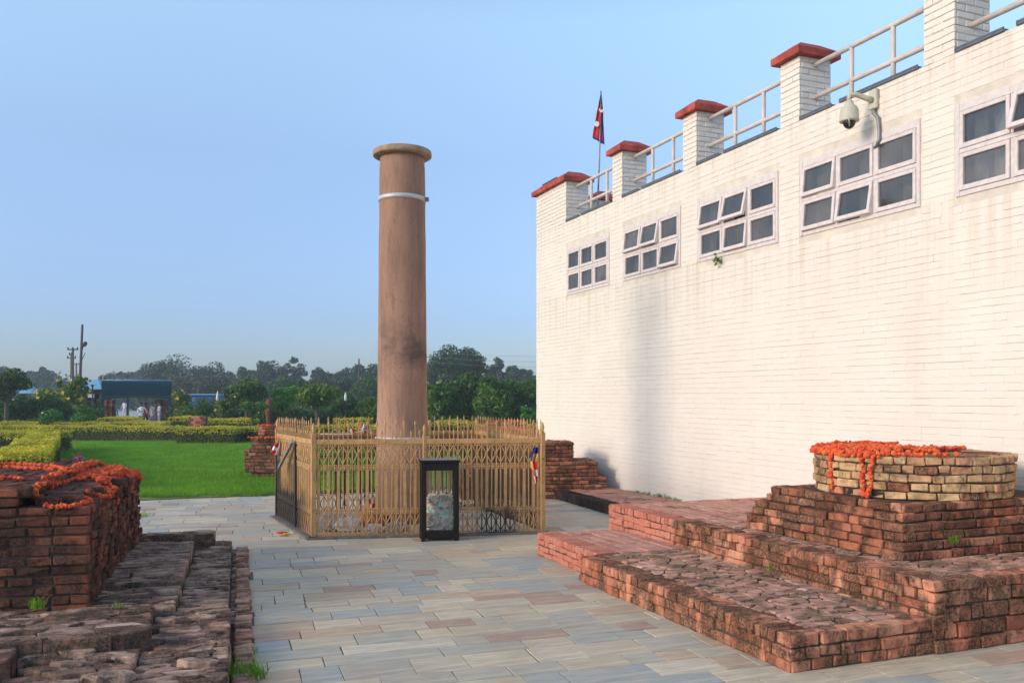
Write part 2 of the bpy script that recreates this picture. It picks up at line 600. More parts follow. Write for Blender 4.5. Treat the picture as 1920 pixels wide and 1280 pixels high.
def mat_glass():
    t = NT('window_glass', .05, .5)
    o = [n for n in t.t.nodes if n.type == 'OUTPUT_MATERIAL'][0]
    tr = t.node('ShaderNodeBsdfTransparent'); tr.inputs[0].default_value = (.80, .82, .84, 1)
    gl = t.node('ShaderNodeBsdfGlossy'); gl.inputs['Roughness'].default_value = .06
    gl.inputs[0].default_value = (.62, .60, .56, 1)
    fr = t.node('ShaderNodeFresnel'); fr.inputs[0].default_value = 1.5
    mx = t.node('ShaderNodeMixShader')
    t.ln(t.math('ADD', t.math('MULTIPLY', fr.outputs[0], .8), .02), mx.inputs[0])
    df = t.node('ShaderNodeBsdfDiffuse'); df.inputs[0].default_value = (.34, .31, .28, 1)      # grey matte share that greys the panes, differing from pane to pane
    m0 = t.node('ShaderNodeMixShader')
    t.ln(t.math('MULTIPLY', t.rng(t.noise(3, 4, .6), .3, .7, .25, 1.0), t.rng(t.node('ShaderNodeObjectInfo').outputs['Random'], 0, 1, .08, .46)), m0.inputs[0])
    t.ln(tr.outputs[0], m0.inputs[1]); t.ln(df.outputs[0], m0.inputs[2])
    t.ln(m0.outputs[0], mx.inputs[1]); t.ln(gl.outputs[0], mx.inputs[2])
    t.ln(mx.outputs[0], o.inputs[0])
    return t.m
M['glass'] = mat_glass()
def mat_clear():
    t = NT('clear_glass', .05, .5)
    o = [n for n in t.t.nodes if n.type == 'OUTPUT_MATERIAL'][0]
    tr = t.node('ShaderNodeBsdfTransparent'); tr.inputs[0].default_value = (.97, .975, .96, 1)
    gl = t.node('ShaderNodeBsdfGlossy'); gl.inputs['Roughness'].default_value = .04
    fr = t.node('ShaderNodeFresnel'); fr.inputs[0].default_value = 1.45
    mx = t.node('ShaderNodeMixShader')
    t.ln(fr.outputs[0], mx.inputs[0])
    t.ln(tr.outputs[0], mx.inputs[1]); t.ln(gl.outputs[0], mx.inputs[2])
    t.ln(mx.outputs[0], o.inputs[0])
    return t.m
M['clear'] = mat_clear()

def mat_slab():
    t = NT('slate_slab', .72, .3)
    r = t.rnd()
    c = t.ramp(r, [(0, (.39, .395, .38)), (.12, (.48, .445, .385)), (.26, (.41, .41, .39)), (.38, (.54, .49, .41)), (.50, (.345, .38, .41)), (.60, (.47, .425, .365)), (.70, (.39, .38, .365)), (.80, (.54, .51, .455)), (.87, (.385, .275, .245)), (.93, (.47, .375, .30)), (1, (.64, .62, .57))], 'CONSTANT')
    # streaks along each slab's own direction
    tc = t.node('ShaderNodeTexCoord')
    wob = t.noise(3.0, 3, .6)
    stre = t.noise(1.6, 7, .7, t.objpos((1.0, 9.0, 1)), 1.2)
    n2 = t.noise(5, 6, .65)
    c = t.mix(t.rng(stre, .36, .66), t.mix(1.0, c, (.66, .67, .70), 'MULTIPLY'), t.mix(1.0, c, (1.20, 1.14, 1.02), 'MULTIPLY'))
    c = t.mix(t.math('MULTIPLY', t.rng(n2, .5, .72), .4), c, (.46, .37, .26))
    c = t.mix(t.math('MULTIPLY', t.rng(t.noise(1.1, 4), .5, .7), .22), c, (.24, .22, .19))
    c = t.mix(t.math('MULTIPLY', t.rng(t.noise(2.4, 5, .65, None, 1.0), .48, .64), .22), c, (.47, .405, .32))
    # dirt trodden across slabs and joints alike
    dirt = t.noise(.8, 7, .72, None, .8)
    c = t.mix(t.math('MULTIPLY', t.rng(dirt, .47, .66), .36), c, (.27, .225, .17))
    c = t.mix(t.math('MULTIPLY', t.rng(t.noise(38, 5, .75), .58, .72), .30), c, (.22, .20, .17))
    c = t.mix(1.0, c, (1.24, 1.13, .97), 'MULTIPLY')
    t.bump(t.math('ADD', stre, t.math('MULTIPLY', t.noise(55, 5), .35)), .35, .006)
    return t.out(c, t.rng(n2, .3, .7, .6, .85))
M['slab'] = mat_slab()
M['dirty_slate'] = mat_plain('dirty_slate', (.15, .13, .11), .9, .35, 9, bump=.5)
M['joint'] = mat_plain('sandy_joint', (.15, .125, .095), .95, .3, 12, bump=.5)

def mat_pillar():
    t = NT('pillar_stone', .8, .2)
    c = t.mix(t.rng(t.noise(1.1, 6, .65, t.pos((1, 1, .45))), .32, .66), (.30, .165, .108), (.46, .265, .175))
    stv = t.noise(2.2, 6, .7, t.pos((3, 3, .25)))
    c = t.mix(t.math('MULTIPLY', t.rng(stv, .47, .66), .62), c, (.19, .112, .08))
    st2 = t.noise(4.5, 7, .75, t.pos((3, 3, .5)), .6)
    c = t.mix(t.math('MULTIPLY', t.rng(st2, .54, .68), .3), c, (.47, .31, .215))
    crk = t.math('ABSOLUTE', t.math('SUBTRACT', t.noise(1.6, 5, .6, t.pos((2.2, 2.2, .7)), 1.5), .5))
    c = t.mix(t.math('MULTIPLY', t.rng(crk, .012, .0), .5), c, (.10, .06, .045))
    blot = t.noise(1.9, 5, .6, t.pos((1, 1, 1.6)))
    z = t.sep()[2]
    band = t.math('MULTIPLY', t.rng(z, 1.9, 2.3), t.rng(z, 2.9, 2.45))
    c = t.mix(t.math('MULTIPLY', t.math('MULTIPLY', t.rng(blot, .42, .6), band), .75), c, (.085, .055, .045))
    c = t.mix(t.math('MULTIPLY', t.rng(t.noise(30, 5, .7), .55, .75), .25), c, (.45, .30, .22))
    t.bump(t.math('ADD', t.noise(34, 6, .75), t.math('MULTIPLY', t.noise(7, 4, .6), 1.5)), .6, .012)
    return t.out(c)
M['pillar'] = mat_pillar()
M['pillar_cap'] = mat_plain('weathered_cap_stone', (.34, .235, .15), .9, .3, 9, bump=.6)

def mat_gold(name='gold_paint', base=(.55, .31, .118)):
    t = NT(name, .55, .4)
    n = t.noise(9, 5, .65)
    c = t.mix(t.rng(n, .35, .7), tuple(x*.78 for x in base), tuple(x*1.12 for x in base))
    c = t.mix(t.math('MULTIPLY', t.rng(t.noise(16, 6, .7), .58, .7), .8), c, (.13, .065, .035))
    x, y, z = t.sep()
    # lamp soot on the gate side and on one spot of the front
    wob = t.math('MULTIPLY', t.math('SUBTRACT', t.noise(5, 4), .5), .5)
    zz = t.math('ADD', z, wob)
    side = t.math('MULTIPLY', t.rng(x, 1.74, 1.66), t.rng(zz, .62, .42))
    midd = t.math('MULTIPLY', t.math('MULTIPLY', t.rng(x, 1.74, 1.66), t.rng(t.math('ABSOLUTE', t.math('SUBTRACT', y, 12.2)), .42, .2)), t.rng(zz, 1.15, .8, 0, .55))
    dx = t.math('SUBTRACT', x, 3.98); dz = t.math('SUBTRACT', zz, .13)
    dist = t.math('SQRT', t.math('ADD', t.math('MULTIPLY', t.math('MULTIPLY', dx, dx), .8), t.math('MULTIPLY', dz, dz)))
    spot = t.math('MULTIPLY', t.rng(dist, .27, .17), t.rng(y, 11.2, 11.0))
    # the rear and the far right side, blackened by years of oil lamps, up to the rail
    low = t.rng(zz, 1.22, 1.0)
    rear = t.math('MULTIPLY', t.math('MAXIMUM', t.rng(y, 12.9, 13.05), t.math('MULTIPLY', t.rng(x, 4.5, 4.56), t.rng(y, 10.6, 10.75))), low)
    rear = t.math('MULTIPLY', rear, t.rng(t.noise(2.2, 4), .25, .45, .45, .92))
    soot = t.math('MAXIMUM', t.math('MAXIMUM', side, midd), t.math('MAXIMUM', spot, rear))
    c = t.mix(t.math('MULTIPLY', soot, .95), c, (.014, .012, .011))
    return t.out(c)
M['gold'] = mat_gold()

def mat_leaf(name, cols, trans=.25, spec=.25, rough=.55):
    t = NT(name, rough, spec)
    g = t.rnd()
    c = t.ramp(g, spread(cols))
    n = t.noise(.9, 3)
    c = t.mix(t.rng(n, .35, .65), t.mix(1.0, c, (.72, .76, .72), 'MULTIPLY'), t.mix(1.0, c, (1.2, 1.15, 1.0), 'MULTIPLY'))
    t.put(t.b.inputs['Base Color'], c)
    o = [q for q in t.t.nodes if q.type == 'OUTPUT_MATERIAL'][0]
    tl = t.node('ShaderNodeBsdfTranslucent'); t.ln(t.mix(1.0, c, (1.3, 1.35, .7), 'MULTIPLY'), tl.inputs[0])
    mx = t.node('ShaderNodeMixShader'); mx.inputs[0].default_value = trans
    t.ln(t.b.outputs[0], mx.inputs[1]); t.ln(tl.outputs[0], mx.inputs[2]); t.ln(mx.outputs[0], o.inputs[0])
    return t.m
M['leaf_dark'] = mat_leaf('dark_leaf', [(.03, .075, .016), (.048, .11, .022), (.066, .14, .03), (.035, .085, .02)])
M['leaf_mid'] = mat_leaf('green_leaf', [(.055, .14, .022), (.08, .19, .03), (.105, .225, .04), (.05, .12, .022)])
M['leaf_bright'] = mat_leaf('bright_leaf', [(.06, .22, .025), (.09, .28, .035), (.075, .24, .03)])
M['leaf_olive'] = mat_leaf('olive_leaf', [(.12, .18, .025), (.17, .235, .04), (.09, .15, .025), (.22, .28, .05)])
M['leaf_far'] = mat_leaf('far_leaf', [(.03, .06, .03), (.042, .08, .038), (.055, .095, .04)], .15)
M['leaf_brown'] = mat_leaf('brownish_leaf', [(.09, .085, .045), (.11, .10, .05), (.07, .08, .04)], .15)
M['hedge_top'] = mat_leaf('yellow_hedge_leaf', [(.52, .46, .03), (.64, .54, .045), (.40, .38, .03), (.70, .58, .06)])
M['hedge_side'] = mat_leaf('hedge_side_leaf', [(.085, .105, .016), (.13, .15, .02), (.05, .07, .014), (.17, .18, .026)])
M['hedge_core'] = mat_plain('hedge_twigs', (.028, .032, .014), .95, .3, 8)
M['bark'] = mat_plain('bark', (.09, .07, .055), .95, .3, 12, bump=.8)
M['yellow_flower'] = mat_leaf('yellow_flower', [(.75, .50, .05), (.80, .58, .10)], .3)
M['white_flower'] = mat_leaf('white_flower', [(.75, .75, .68), (.8, .8, .75)], .3)
M['pink_flower'] = mat_leaf('pink_flower', [(.55, .10, .30), (.5, .12, .35)], .3)
M['grass'] = mat_leaf('grass_blade', [(.09, .25, .012), (.13, .32, .016), (.175, .35, .024), (.24, .32, .04)], .3)

def mat_lawn():
    t = NT('lawn_soil', .95, .1)
    c = t.mix(t.rng(t.noise(.35, 5), .35, .65), (.088, .255, .014), (.16, .36, .024))
    c = t.mix(t.math('MULTIPLY', t.rng(t.noise(1.3, 6, .7), .50, .66), .6), c, (.26, .31, .06))
    c = t.mix(t.rng(t.noise(14, 4, .7, t.pos((1, .5, 1))), .3, .7), t.mix(1.0, c, (.72, .75, .7), 'MULTIPLY'), c)
    y = t.sep()[1]
    edge = t.rng(t.math('ADD', y, t.math('MULTIPLY', t.noise(2.2, 4), 1.6)), 17.9, 16.9)
    c = t.mix(t.math('MULTIPLY', edge, .65), c, (.22, .20, .09))
    t.bump(t.noise(30, 5), .8, .03)
    return t.out(c)
M['lawn'] = mat_lawn()
M['earth'] = mat_plain('dry_earth', (.16, .15, .07), .95, .3, .5)
M['road'] = mat_plain('pale_concrete_path', (.42, .40, .38), .9, .12, 1.5)
M['pink_path'] = mat_plain('pink_path', (.34, .24, .20), .9, .15, 4)

# ================================================================== ground, lawn, paving
def sstep(a, b, x):
    t = min(1, max(0, (x-a)/(b-a)))
    return t*t*(3-2*t)
def ground_z(x, y):
    d = math.hypot(x, y)
    return -0.25 * sstep(22, 52, d)

def make_ground():
    v = []; f = []
    xs = [-620, -400, -200, -120, -80, -50, -35, -25, -18, -12, -6, 0, 6, 12, 18, 25, 40, 60, 90, 150, 300, 680]
    ys = [-200, -60, -20, -5, 5, 16, 18, 21, 25, 30, 36, 42, 48, 54, 62, 80, 120, 200, 400, 620]
    for y in ys:
        for x in xs:
            v.append((x, y, ground_z(x, y) - 0.06))
    n = len(xs)
    for j in range(len(ys)-1):
        for i in range(n-1):
            a = j*n+i
            f.append((a, a+1, a+n+1, a+n))
    b = MB(); b.add(v, f, M['earth'])
    b.build('ground', kind='structure')
make_ground()

# the lawn behind the paving, a sheet above the ground with a slightly uneven front edge
LAWN_Y = 16.25
def make_lawn():
    v = []; f = []
    xs = np.linspace(-26, 30, 113)
    ys = [0, .25, .6, 1.2, 2.4, 4, 6, 9, 12, 16, 20, 25, 30, 36]
    for j, dy in enumerate(ys):
        for x in xs:
            y = LAWN_Y + dy + (random.uniform(-.06, .06) if j == 0 else 0) - 0.02*(x+.4)
            z = ground_z(x, y) + (0.012 if j == 0 else .03)
            v.append((x, y, z))
    n = len(xs)
    for j in range(len(ys)-1):
        for i in range(n-1):
            a = j*n+i
            f.append((a, a+1, a+n+1, a+n))
    b = MB(); b.add(v, f, M['lawn'], smooth=True)
    return b.build('lawn', kind='structure')
make_lawn()

# paving: bed of sandy joints and slabs laid in rows turned 4.5 degrees
ROT = R(4.5)
UX, UY = math.cos(ROT), -math.sin(ROT)
VX, VY = math.sin(ROT), math.cos(ROT)
def uv(u, v, o=(0.54, 6.06)):
    return (o[0]+u*UX+v*VX, o[1]+u*UY+v*VY)
pavement = empty('pavement')
pavement['kind'] = 'structure'
b = MB()
b.prism([uv(-6, -4.2), uv(9, -4.2), (11, 16.35), (-9, 16.9)], -.05, -.0045, M['joint'])
b.build('joint_bed', None, pavement)
def make_slabs():
    st = []
    rg = np.random.default_rng(21)
    v = -4.0
    while v < 10.6:
        dv = rg.choice([.16, .22, .28, .33, .38], p=[.18, .24, .26, .2, .12])
        u = -6 + rg.uniform(0, .6)
        while u < 8.6:
            du = rg.choice([.25, .36, .46, .6, .8], p=[.16, .24, .28, .2, .12])
            if dv < .2: du = max(du, .46)
            c = uv(u+du/2, v+dv/2)
            splits = 2 if (dv > .36 and rg.random() < .22) else 1
            st.append((u, v, du, dv, splits))
            u += du
        v += dv
    out = []
    for (u, v, du, dv, sp) in st:
        for k in range(sp):
            vv = v + dv/sp*k; h = dv/sp
            g = .0034
            j = lambda: rg.normal(0, .0028)
            q = [(u+g+j(), vv+g+j()), (u+du-g+j(), vv+g+j()), (u+du-g+j(), vv+h-g+j()), (u+g+j(), vv+h-g+j())]
            if vv+h/2 < 4.45:
                if u+du < .06: continue
                q = [(max(a, .016), c) for a, c in q]
            w = [uv(a, c) for a, c in q]
            cx = sum(p[0] for p in w)/4; cy = sum(p[1] for p in w)/4
            if cy > LAWN_Y + .05 - .02*cx: continue
            # under the ruins nothing shows
            uu, vv2 = u+du/2, v+dv/2
            if cx > 4.3 and 4.9 < cy < 8.7: continue
            if cx > 7.5: continue
            out.append((w, cx, cy))
    S = Stones(pavement, 'paving_slab', 'far_slabs', ch=.003, limit=300)
    for w, cx, cy in out:
        rot = math.atan2(w[1][1]-w[0][1], w[1][0]-w[0][0])
        S.add(w, -.03, rg.normal(0, .0011)+.001, M['slab'], .0012)
    S.build()
make_slabs()

# ================================================================== brick ruins on the right
def wall_courses(B, axis, x0, x1, fixed, z0, z1, ch, m, out=0.11, lay='mix', rg=None, face=1, jz=.002, jf=.006, gap=.010, thick=None):
    """courses of bricks on a vertical face. axis 'y': the face lies at x=fixed and runs along y; axis 'x' likewise.
    face = -1 when the outside is towards the lower coordinate"""
    z = z0; row = 0
    n = max(1, round((z1-z0)/ch)); h = (z1-z0)/n
    for row in range(n):
        p = x0 + (rg.uniform(-.1, 0))
        while p < x1-.02:
            L = rg.choice([.115, .17, .225, .245], p=[.28, .16, .28, .28]) if lay == 'mix' else (.225 if lay == 'str' else .072)
            if row == n-1 and lay == 'soldier': L = .07
            a = max(p, x0); e = min(p+L, x1)
            if x1 - e < .05: e = x1
            p = e
            if e-a < .03: continue
            l = e-a-gap
            mm = m(rg) if callable(m) else m
            dpt = out
            f = fixed - face*(dpt/2) + face*rg.normal(0, jf)
            zc = z0+h*(row+.5)+rg.normal(0, jz)
            if axis == 'y': B.add((f, (a+e)/2, zc), (dpt, l, h-gap*.8+rg.normal(0, .002)), 0, mm, .012)
            else: B.add(((a+e)/2, f, zc), (l, dpt, h-gap*.8+rg.normal(0, .002)), 0, mm, .012)

def top_cells(S, x0, x1, y0, y1, z, du, dv, jit, gap, m, rg, rough=.006, zj=.006, th=.05, tilt=.012, along='x'):
    if along == 'x':
        cells = voronoi(x0, x1, y0, y1, du, dv, jit, gap, rg, rough)
    else:
        cells = [[(q, p) for p, q in c][::-1] for c in voronoi(y0, y1, x0, x1, du, dv, jit, gap, rg, rough)]
    for c in cells:
        zz = z + rg.normal(0, zj)
        S.add(c, z-th, zz, m(rg) if callable(m) else m, tilt)

def platform_lower():
    rg = np.random.default_rng(3)
    t = thing('brick_platform', 'lowest long brick platform with cracked flat bricks on top and a clean salmon end', 'platform', (4.4, 6.7, 0))
    X = 3.70; z = .235
    b = MB()
    b.box((X+.014, 4.546, -.03), (4.98, 7.58, z-.012), M['mortar'])
    b.box((X+.193, 7.58, -.03), (4.98, 9.0, z-.012), M['mortar'])
    b.build('core', None, t)
    B = Bricks(t, 'brick', 'brickwork', ch=.0075, jit=.0024)
    wall_courses(B, 'y', 4.52, 7.58, X, 0, z-.075, .07, M['brick_riser'], rg=rg, face=-1, jf=.007)
    # bricks on edge along the top rim
    p = 4.53
    while p < 7.56:
        w = rg.uniform(.06, .10)
        B.add((X+.115+rg.normal(0, .006), p+w/2, z-.035+rg.normal(0, .003)), (.235, w-.008, .075), 0, M['brick_riser'], .02); p += w
    wall_courses(B, 'x', X+.01, 5.0, 4.53, 0, z-.08, .075, M['brick_riser'], rg=rg, face=-1, jf=.007)
    p = X+.24
    while p < 5.0:
        w = rg.uniform(.2, .27)
        B.add((p+w/2, 4.53+.06, z-.035), (w-.01, .13, .075), 0, M['brick_riser'], .015); p += w
    # salmon rebuilt end
    XN = X+.20
    wall_courses(B, 'y', 7.58, 9.02, XN-.02, 0, z-.055, .062, M['brick_new'], rg=rg, face=-1, jf=.003, gap=.008)
    p = 7.58
    while p < 9.0:
        w = .068
        B.add((XN+.0985, p+w/2, z-.02+rg.normal(0, .002)), (.235, w-.007, .07), 0, M['brick_new'], .008); p += w
    wall_courses(B, 'x', XN, 4.95, 9.02, 0, z, .062, M['brick_new'], rg=rg, face=1, jf=.003)
    B.build()
    S = Stones(t, 'flat_brick', 'flat_brickwork', ch=.007, limit=300)
    top_cells(S, X+.24, 4.95, 4.68, 7.57, z, .165, .10, .46, .009, M['brick_flat'], rg, .013, .004, tilt=.015)
    # regular laid bricks on the salmon end, running along the platform
    for i in range(5):
        x = XN+.26+i*.145
        y = 7.6 + rg.uniform(-.12, 0)
        while y < 8.98:
            L = .24; a = max(y, 7.58); e = min(y+L, 8.99); y += L
            if e-a < .05: continue
            S.add([(x+.008, a+.005), (x+.137, a+.005), (x+.137, e-.005), (x+.008, e-.005)], z-.05, z+.004+rg.normal(0, .003), M['brick_flat_new'], .006)
    S.build()
    return t
platform_lower()

def platform_upper():
    rg = np.random.default_rng(5)
    t = thing('brick_platform', 'upper brick platform against the white wall carrying the round garlanded stupa', 'platform', (5.8, 6.7, 0))
    X = 4.88; z = .49; zb = .2
    b = MB()
    b.box((X+.016, 4.55, -.03), (7.43, 7.75, z-.012), M['mortar'])
    b.box((X+.022, 7.75, -.03), (7.43, 9.2, z-.014), M['mortar'])
    b.build('core', None, t)
    B = Bricks(t, 'brick', 'brickwork', ch=.0078, jit=.0026)
    def mr(rg): return M['brick_riser'] if rg.random() < .8 else M['brick_old']
    wall_courses(B, 'y', 4.5, 7.78, X, zb, z-.07, .073, mr, rg=rg, face=-1, jf=.006)
    p = 4.5
    while p < 7.76:
        w = rg.uniform(.09, .15)
        B.add((X+.115, p+w/2, z-.035+rg.normal(0, .004)), (.235, w-.01, .075), 0, M['brick_riser'], .02); p += w
    wall_courses(B, 'x', X+.02, 7.4, 4.5, 0, .085, .085, M['brick_riser'], rg=rg, face=-1, jf=.004)
    wall_courses(B, 'x', X+.02, 7.4, 4.53, .085, z-.07, .105, mr, rg=rg, face=-1, jf=.007, gap=.016)
    p = X+.24
    while p < 7.4:
        w = rg.uniform(.2, .27)
        B.add((p+w/2, 4.53+.06, z-.035), (w-.012, .14, .075), 0, M['brick_riser'], .02); p += w
    wall_courses(B, 'y', 7.78, 9.22, X+.01, zb, z-.07, .066, M['brick_new'], rg=rg, face=-1, jf=.004, gap=.008)
    p = 7.78
    while p < 9.2:
        w = .072
        B.add((X+.13, p+w/2, z-.033), (.235, w-.008, .07), 0, M['brick_new'], .008); p += w
    wall_courses(B, 'x', X, 7.4, 9.22, 0, z, .066, M['brick_new'], rg=rg, face=1, jf=.004)
    B.build()
    S = Stones(t, 'flat_brick', 'flat_brickwork', ch=.006, limit=300)
    top_cells(S, X+.24, 7.42, 4.66, 7.2, z, .18, .08, .44, .007, M['brick_flat'], rg, .010, .004, tilt=.012)
    for i in range(17):
        x = X+.25+i*.135
        y = 7.2 + rg.uniform(-.2, 0)
        while y < 9.2:
            L = .24; a = max(y, 7.2); e = min(y+L, 9.2); y += L
            if e-a < .05 or x+.13 > 7.42: continue
            S.add([(x+.007, a+.006), (x+.128, a+.006), (x+.128, e-.006), (x+.007, e-.006)], z-.05, z+rg.normal(0, .003), M['brick_flat_new'] if rg.random() < .8 else M['brick_flat'], .006)
    S.build()
platform_upper()

def platform_strip():
    rg = np.random.default_rng(9)
    t = thing('brick_ledge', 'low brick ledge with a blackened riser along the foot of the white wall', 'ledge', (6.8, 12, 0))
    z = .16
    b = MB()
    b.prism([(6.12, 9.24), (7.43, 9.24), (7.43, 15.6), (6.42, 15.6)], -.03, z-.03, M['mortar'])
    b.build('core', None, t)
    B = Bricks(t, 'riser_brick', 'riser_brickwork', ch=.007, jit=.003)
    n = 64
    for i in range(n):
        y = 9.24 + (15.4-9.24)*(i+.5)/n
        x = 6.09 + .30*(y-9.24)/6.2
        B.add((x+.1, y, z/2+.0), (.23, .088, z-.004+rg.normal(0, .003)), -.048, M['brick_black'], .01)
    B.build()
    S = Stones(t, 'flat_brick', 'flat_brickwork', ch=.005, limit=300)
    y = 9.24
    while y < 15.4:
        x = 6.33 + .30*(y-9.24)/6.2 + rg.uniform(-.1, 0)
        while x < 7.40:
            L = .235; a = max(x, 6.33 + .30*(y-9.24)/6.2); e = min(x+L, 7.425); x += L
            if e-a < .04: continue
            S.add([(a+.004, y+.004), (e-.004, y+.004), (e-.004, y+.116), (a+.004, y+.116)], z-.05, z+rg.normal(0, .003), M['brick_flat_new'] if rg.random() < .55 else M['brick_flat'], .006)
        y += .12
    S.build()
platform_strip()

# ------------------------------------------------------------------ round stupa on its stepped square base
DC = (6.30, 6.08); DR = .83; DZ0 = .905; DZ1 = 1.265
def stupa():
    rg = np.random.default_rng(15)
    t = thing('brick_stupa', 'round ochre brick stupa on a stepped dark brick base beside the white wall', 'stupa', (DC[0], DC[1], .49))
    B = Bricks(t, 'brick', 'brickwork', ch=.0078, jit=.0026)
    z = .49
    core = MB()
    for k, (ins, insn) in enumerate([(0, 0), (.015, .02), (.045, .05), (.05, .09), (.10, .20), (.12, .24)]):
        x0 = 5.26+ins; x1 = 7.33; y0 = 5.16+ins*.9; y1 = 7.12-insn
        h = .0705
        def mm(rg): return M['brick_old'] if rg.random() < .62 else M['brick_riser']
        wall_courses(B, 'y', y0, y1, x0, z, z+h, h, mm, rg=rg, face=-1, jf=.006, out=.14)
        wall_courses(B, 'x', x0+.01, x1, y0, z, z+h, h, mm, rg=rg, face=-1, jf=.006, out=.14)
        wall_courses(B, 'x', x0+.01, x1, y1, z, z+h, h, mm, rg=rg, face=1, jf=.008, out=.14)
        core.box((x0+.024, y0+.024, z-.004), (x1, y1-.02, z+h-.012), M['mortar'])
        z += h
    ztop = z
    core.lathe([(DR-.022, ztop-.02), (DR-.022, DZ1-.02), (.01, DZ1-.012)], 48, M['mortar'], Matrix.Translation((DC[0], DC[1], 0)))
    core.build('core', None, t)
    # flat bricks on the top step and drum top
    n = 5; h = (DZ1-DZ0)/n
    for row in range(n):
        a = rg.uniform(0, .2)
        a_end = a + 2*PI
        while a < a_end - .04:
            L = rg.choice([.10, .14, .18, .23], p=[.3, .27, .26, .17]); da = L/DR
            if a+da > a_end - .05: da = a_end-a
            am = a+da/2
            rr = DR - .055 + rg.normal(0, .006) - (.012 if row == 0 else 0)
            col = M['brick_drum'] if rg.random() < .93 else M['brick_riser']
            if row == 0 and rg.random() < .3: col = M['brick_riser']
            B.add((DC[0]+rr*math.cos(am), DC[1]+rr*math.sin(am), DZ0+h*(row+.5)+rg.normal(0, .002)), (.11, DR*da-.013, h-.012), am, col, .012)
            a += da
    B.build()
    S = Stones(t, 'top_brick', 'top_brickwork', ch=.006, limit=300)
    for c in voronoi(-DR, DR, -DR, DR, .2, .12, .4, .005, rg, .008):
        if max(math.hypot(x, y) for x, y in c) < DR-.06:
            S.add([(x+DC[0], y+DC[1]) for x, y in c], DZ1-.05, DZ1+rg.normal(0, .004), M['brick_flat'] if rg.random() < .6 else M['brick_old'], .015)
    S.build()
stupa()

# ------------------------------------------------------------------ brick stumps behind the fence
def stump(label, x, y, rot, tiers, m, seed, group=None, ch=.068):
    """tiers: list of (u0, u1, depth, z0, z1, v offset) in the stump's own frame"""
    rg = np.random.default_rng(seed)
    t = thing('brick_stump', label, 'ruin', (x, y, 0), rot, group)
    B = Bricks(t, 'brick', 'brickwork', ch=.009, jit=.0024)
    core = MB()
    c, s = math.cos(rot), math.sin(rot)
    for (u0, u1, dp, z0, z1, vo) in tiers:
        core.box((u0+.015, vo+.015, z0-.003), (u1-.015, vo+dp, z1-.02), M['mortar'])
        n = max(1, round((z1-z0)/ch)); h = (z1-z0)/n
        for r in range(n):
            for face in ('f', 'l', 'r', 'top'):
                if face == 'top' and r < n-1: continue
                if face == 'top':
                    v = vo+.11
                    while v < vo+dp-.05:
                        u = u0+.02+rg.uniform(-.1, 0)
                        while u < u1-.03:
                            L = .23; a = max(u, u0+.02); e = min(u+L, u1-.02); u += L
                            if e-a < .05: continue
                            uu, vv = (a+e)/2, v+.055
                            B.add((x+uu*c-vv*s, y+uu*s+vv*c, z1-h/2+rg.normal(0, .006)), (e-a-.01, .10, h-.008), rot, m(rg) if callable(m) else m, .02)
                        v += .11
                    continue
                lo, hi = (u0, u1) if face == 'f' else (vo+.11, vo+dp)
                p = lo + rg.uniform(-.1, 0)
                while p < hi-.02:
                    L = rg.choice([.115, .17, .225, .24]); a = max(p, lo); e = min(p+L, hi)
                    if hi-e < .05: e = hi
                    p = e
                    if e-a < .03: continue
                    zc = z0+h*(r+.5)
                    jf = rg.normal(0, .008)
                    if face == 'f': uu, vv, sz = (a+e)/2, vo+.055+jf, (e-a-.011, .11, h-.011)
                    elif face == 'l': uu, vv, sz = u0+.055+jf, (a+e)/2, (.11, e-a-.011, h-.011)
                    else: uu, vv, sz = u1-.055+jf, (a+e)/2, (.11, e-a-.011, h-.011)
                    B.add((x+uu*c-vv*s, y+uu*s+vv*c, zc), sz, rot, m(rg) if callable(m) else m, .015)
    core.build('core', None, t, raw=True)
    B.build()
    return t
def old_mix(rg): return M['brick_old'] if rg.random() < .75 else M['brick_riser']
stump('stepped dark brick ruin between the iron fence and the white wall', 7.17, 13.58, R(-17.5),
      [(-2.55, 0, 1.3, 0, .375, 0), (-2.5, -.14, 1.1, .375, .635, .10), (-2.3, -.55, .9, .635, .97, .22)], old_mix, 31)
stump('rounded old brick stump on the lawn at the left end of the iron fence', *at(463, 18.9)[:2], R(-21),
      [(.08, .95, .8, -.03, .14, .05), (-.06, 1.05, 1.0, .14, .64, 0), (.06, 1.05, .9, .64, .86, .08), (.20, 1.0, .8, .86, 1.13, .16)], old_mix, 33)
stump('low long brick wall across the lawn behind the pillar', *at(600, 29.5)[:2], R(-21),
      [(0, 5.6, .5, -.08, .50, 0)], lambda rg: M['brick_plinth'], 35, ch=.08)
stump('stepped red brick ruin in front of the hedge, right of the pillar', *at(884, 27.0)[:2], R(-21),
      [(0, 2.3, 1.6, -.08, .55, 0), (.15, 2.1, 1.2, .55, .80, .2), (.45, 1.7, .8, .80, 1.0, .4)], lambda rg: M['brick_new'] if rg.random() < .5 else M['brick_old'], 37, ch=.08)

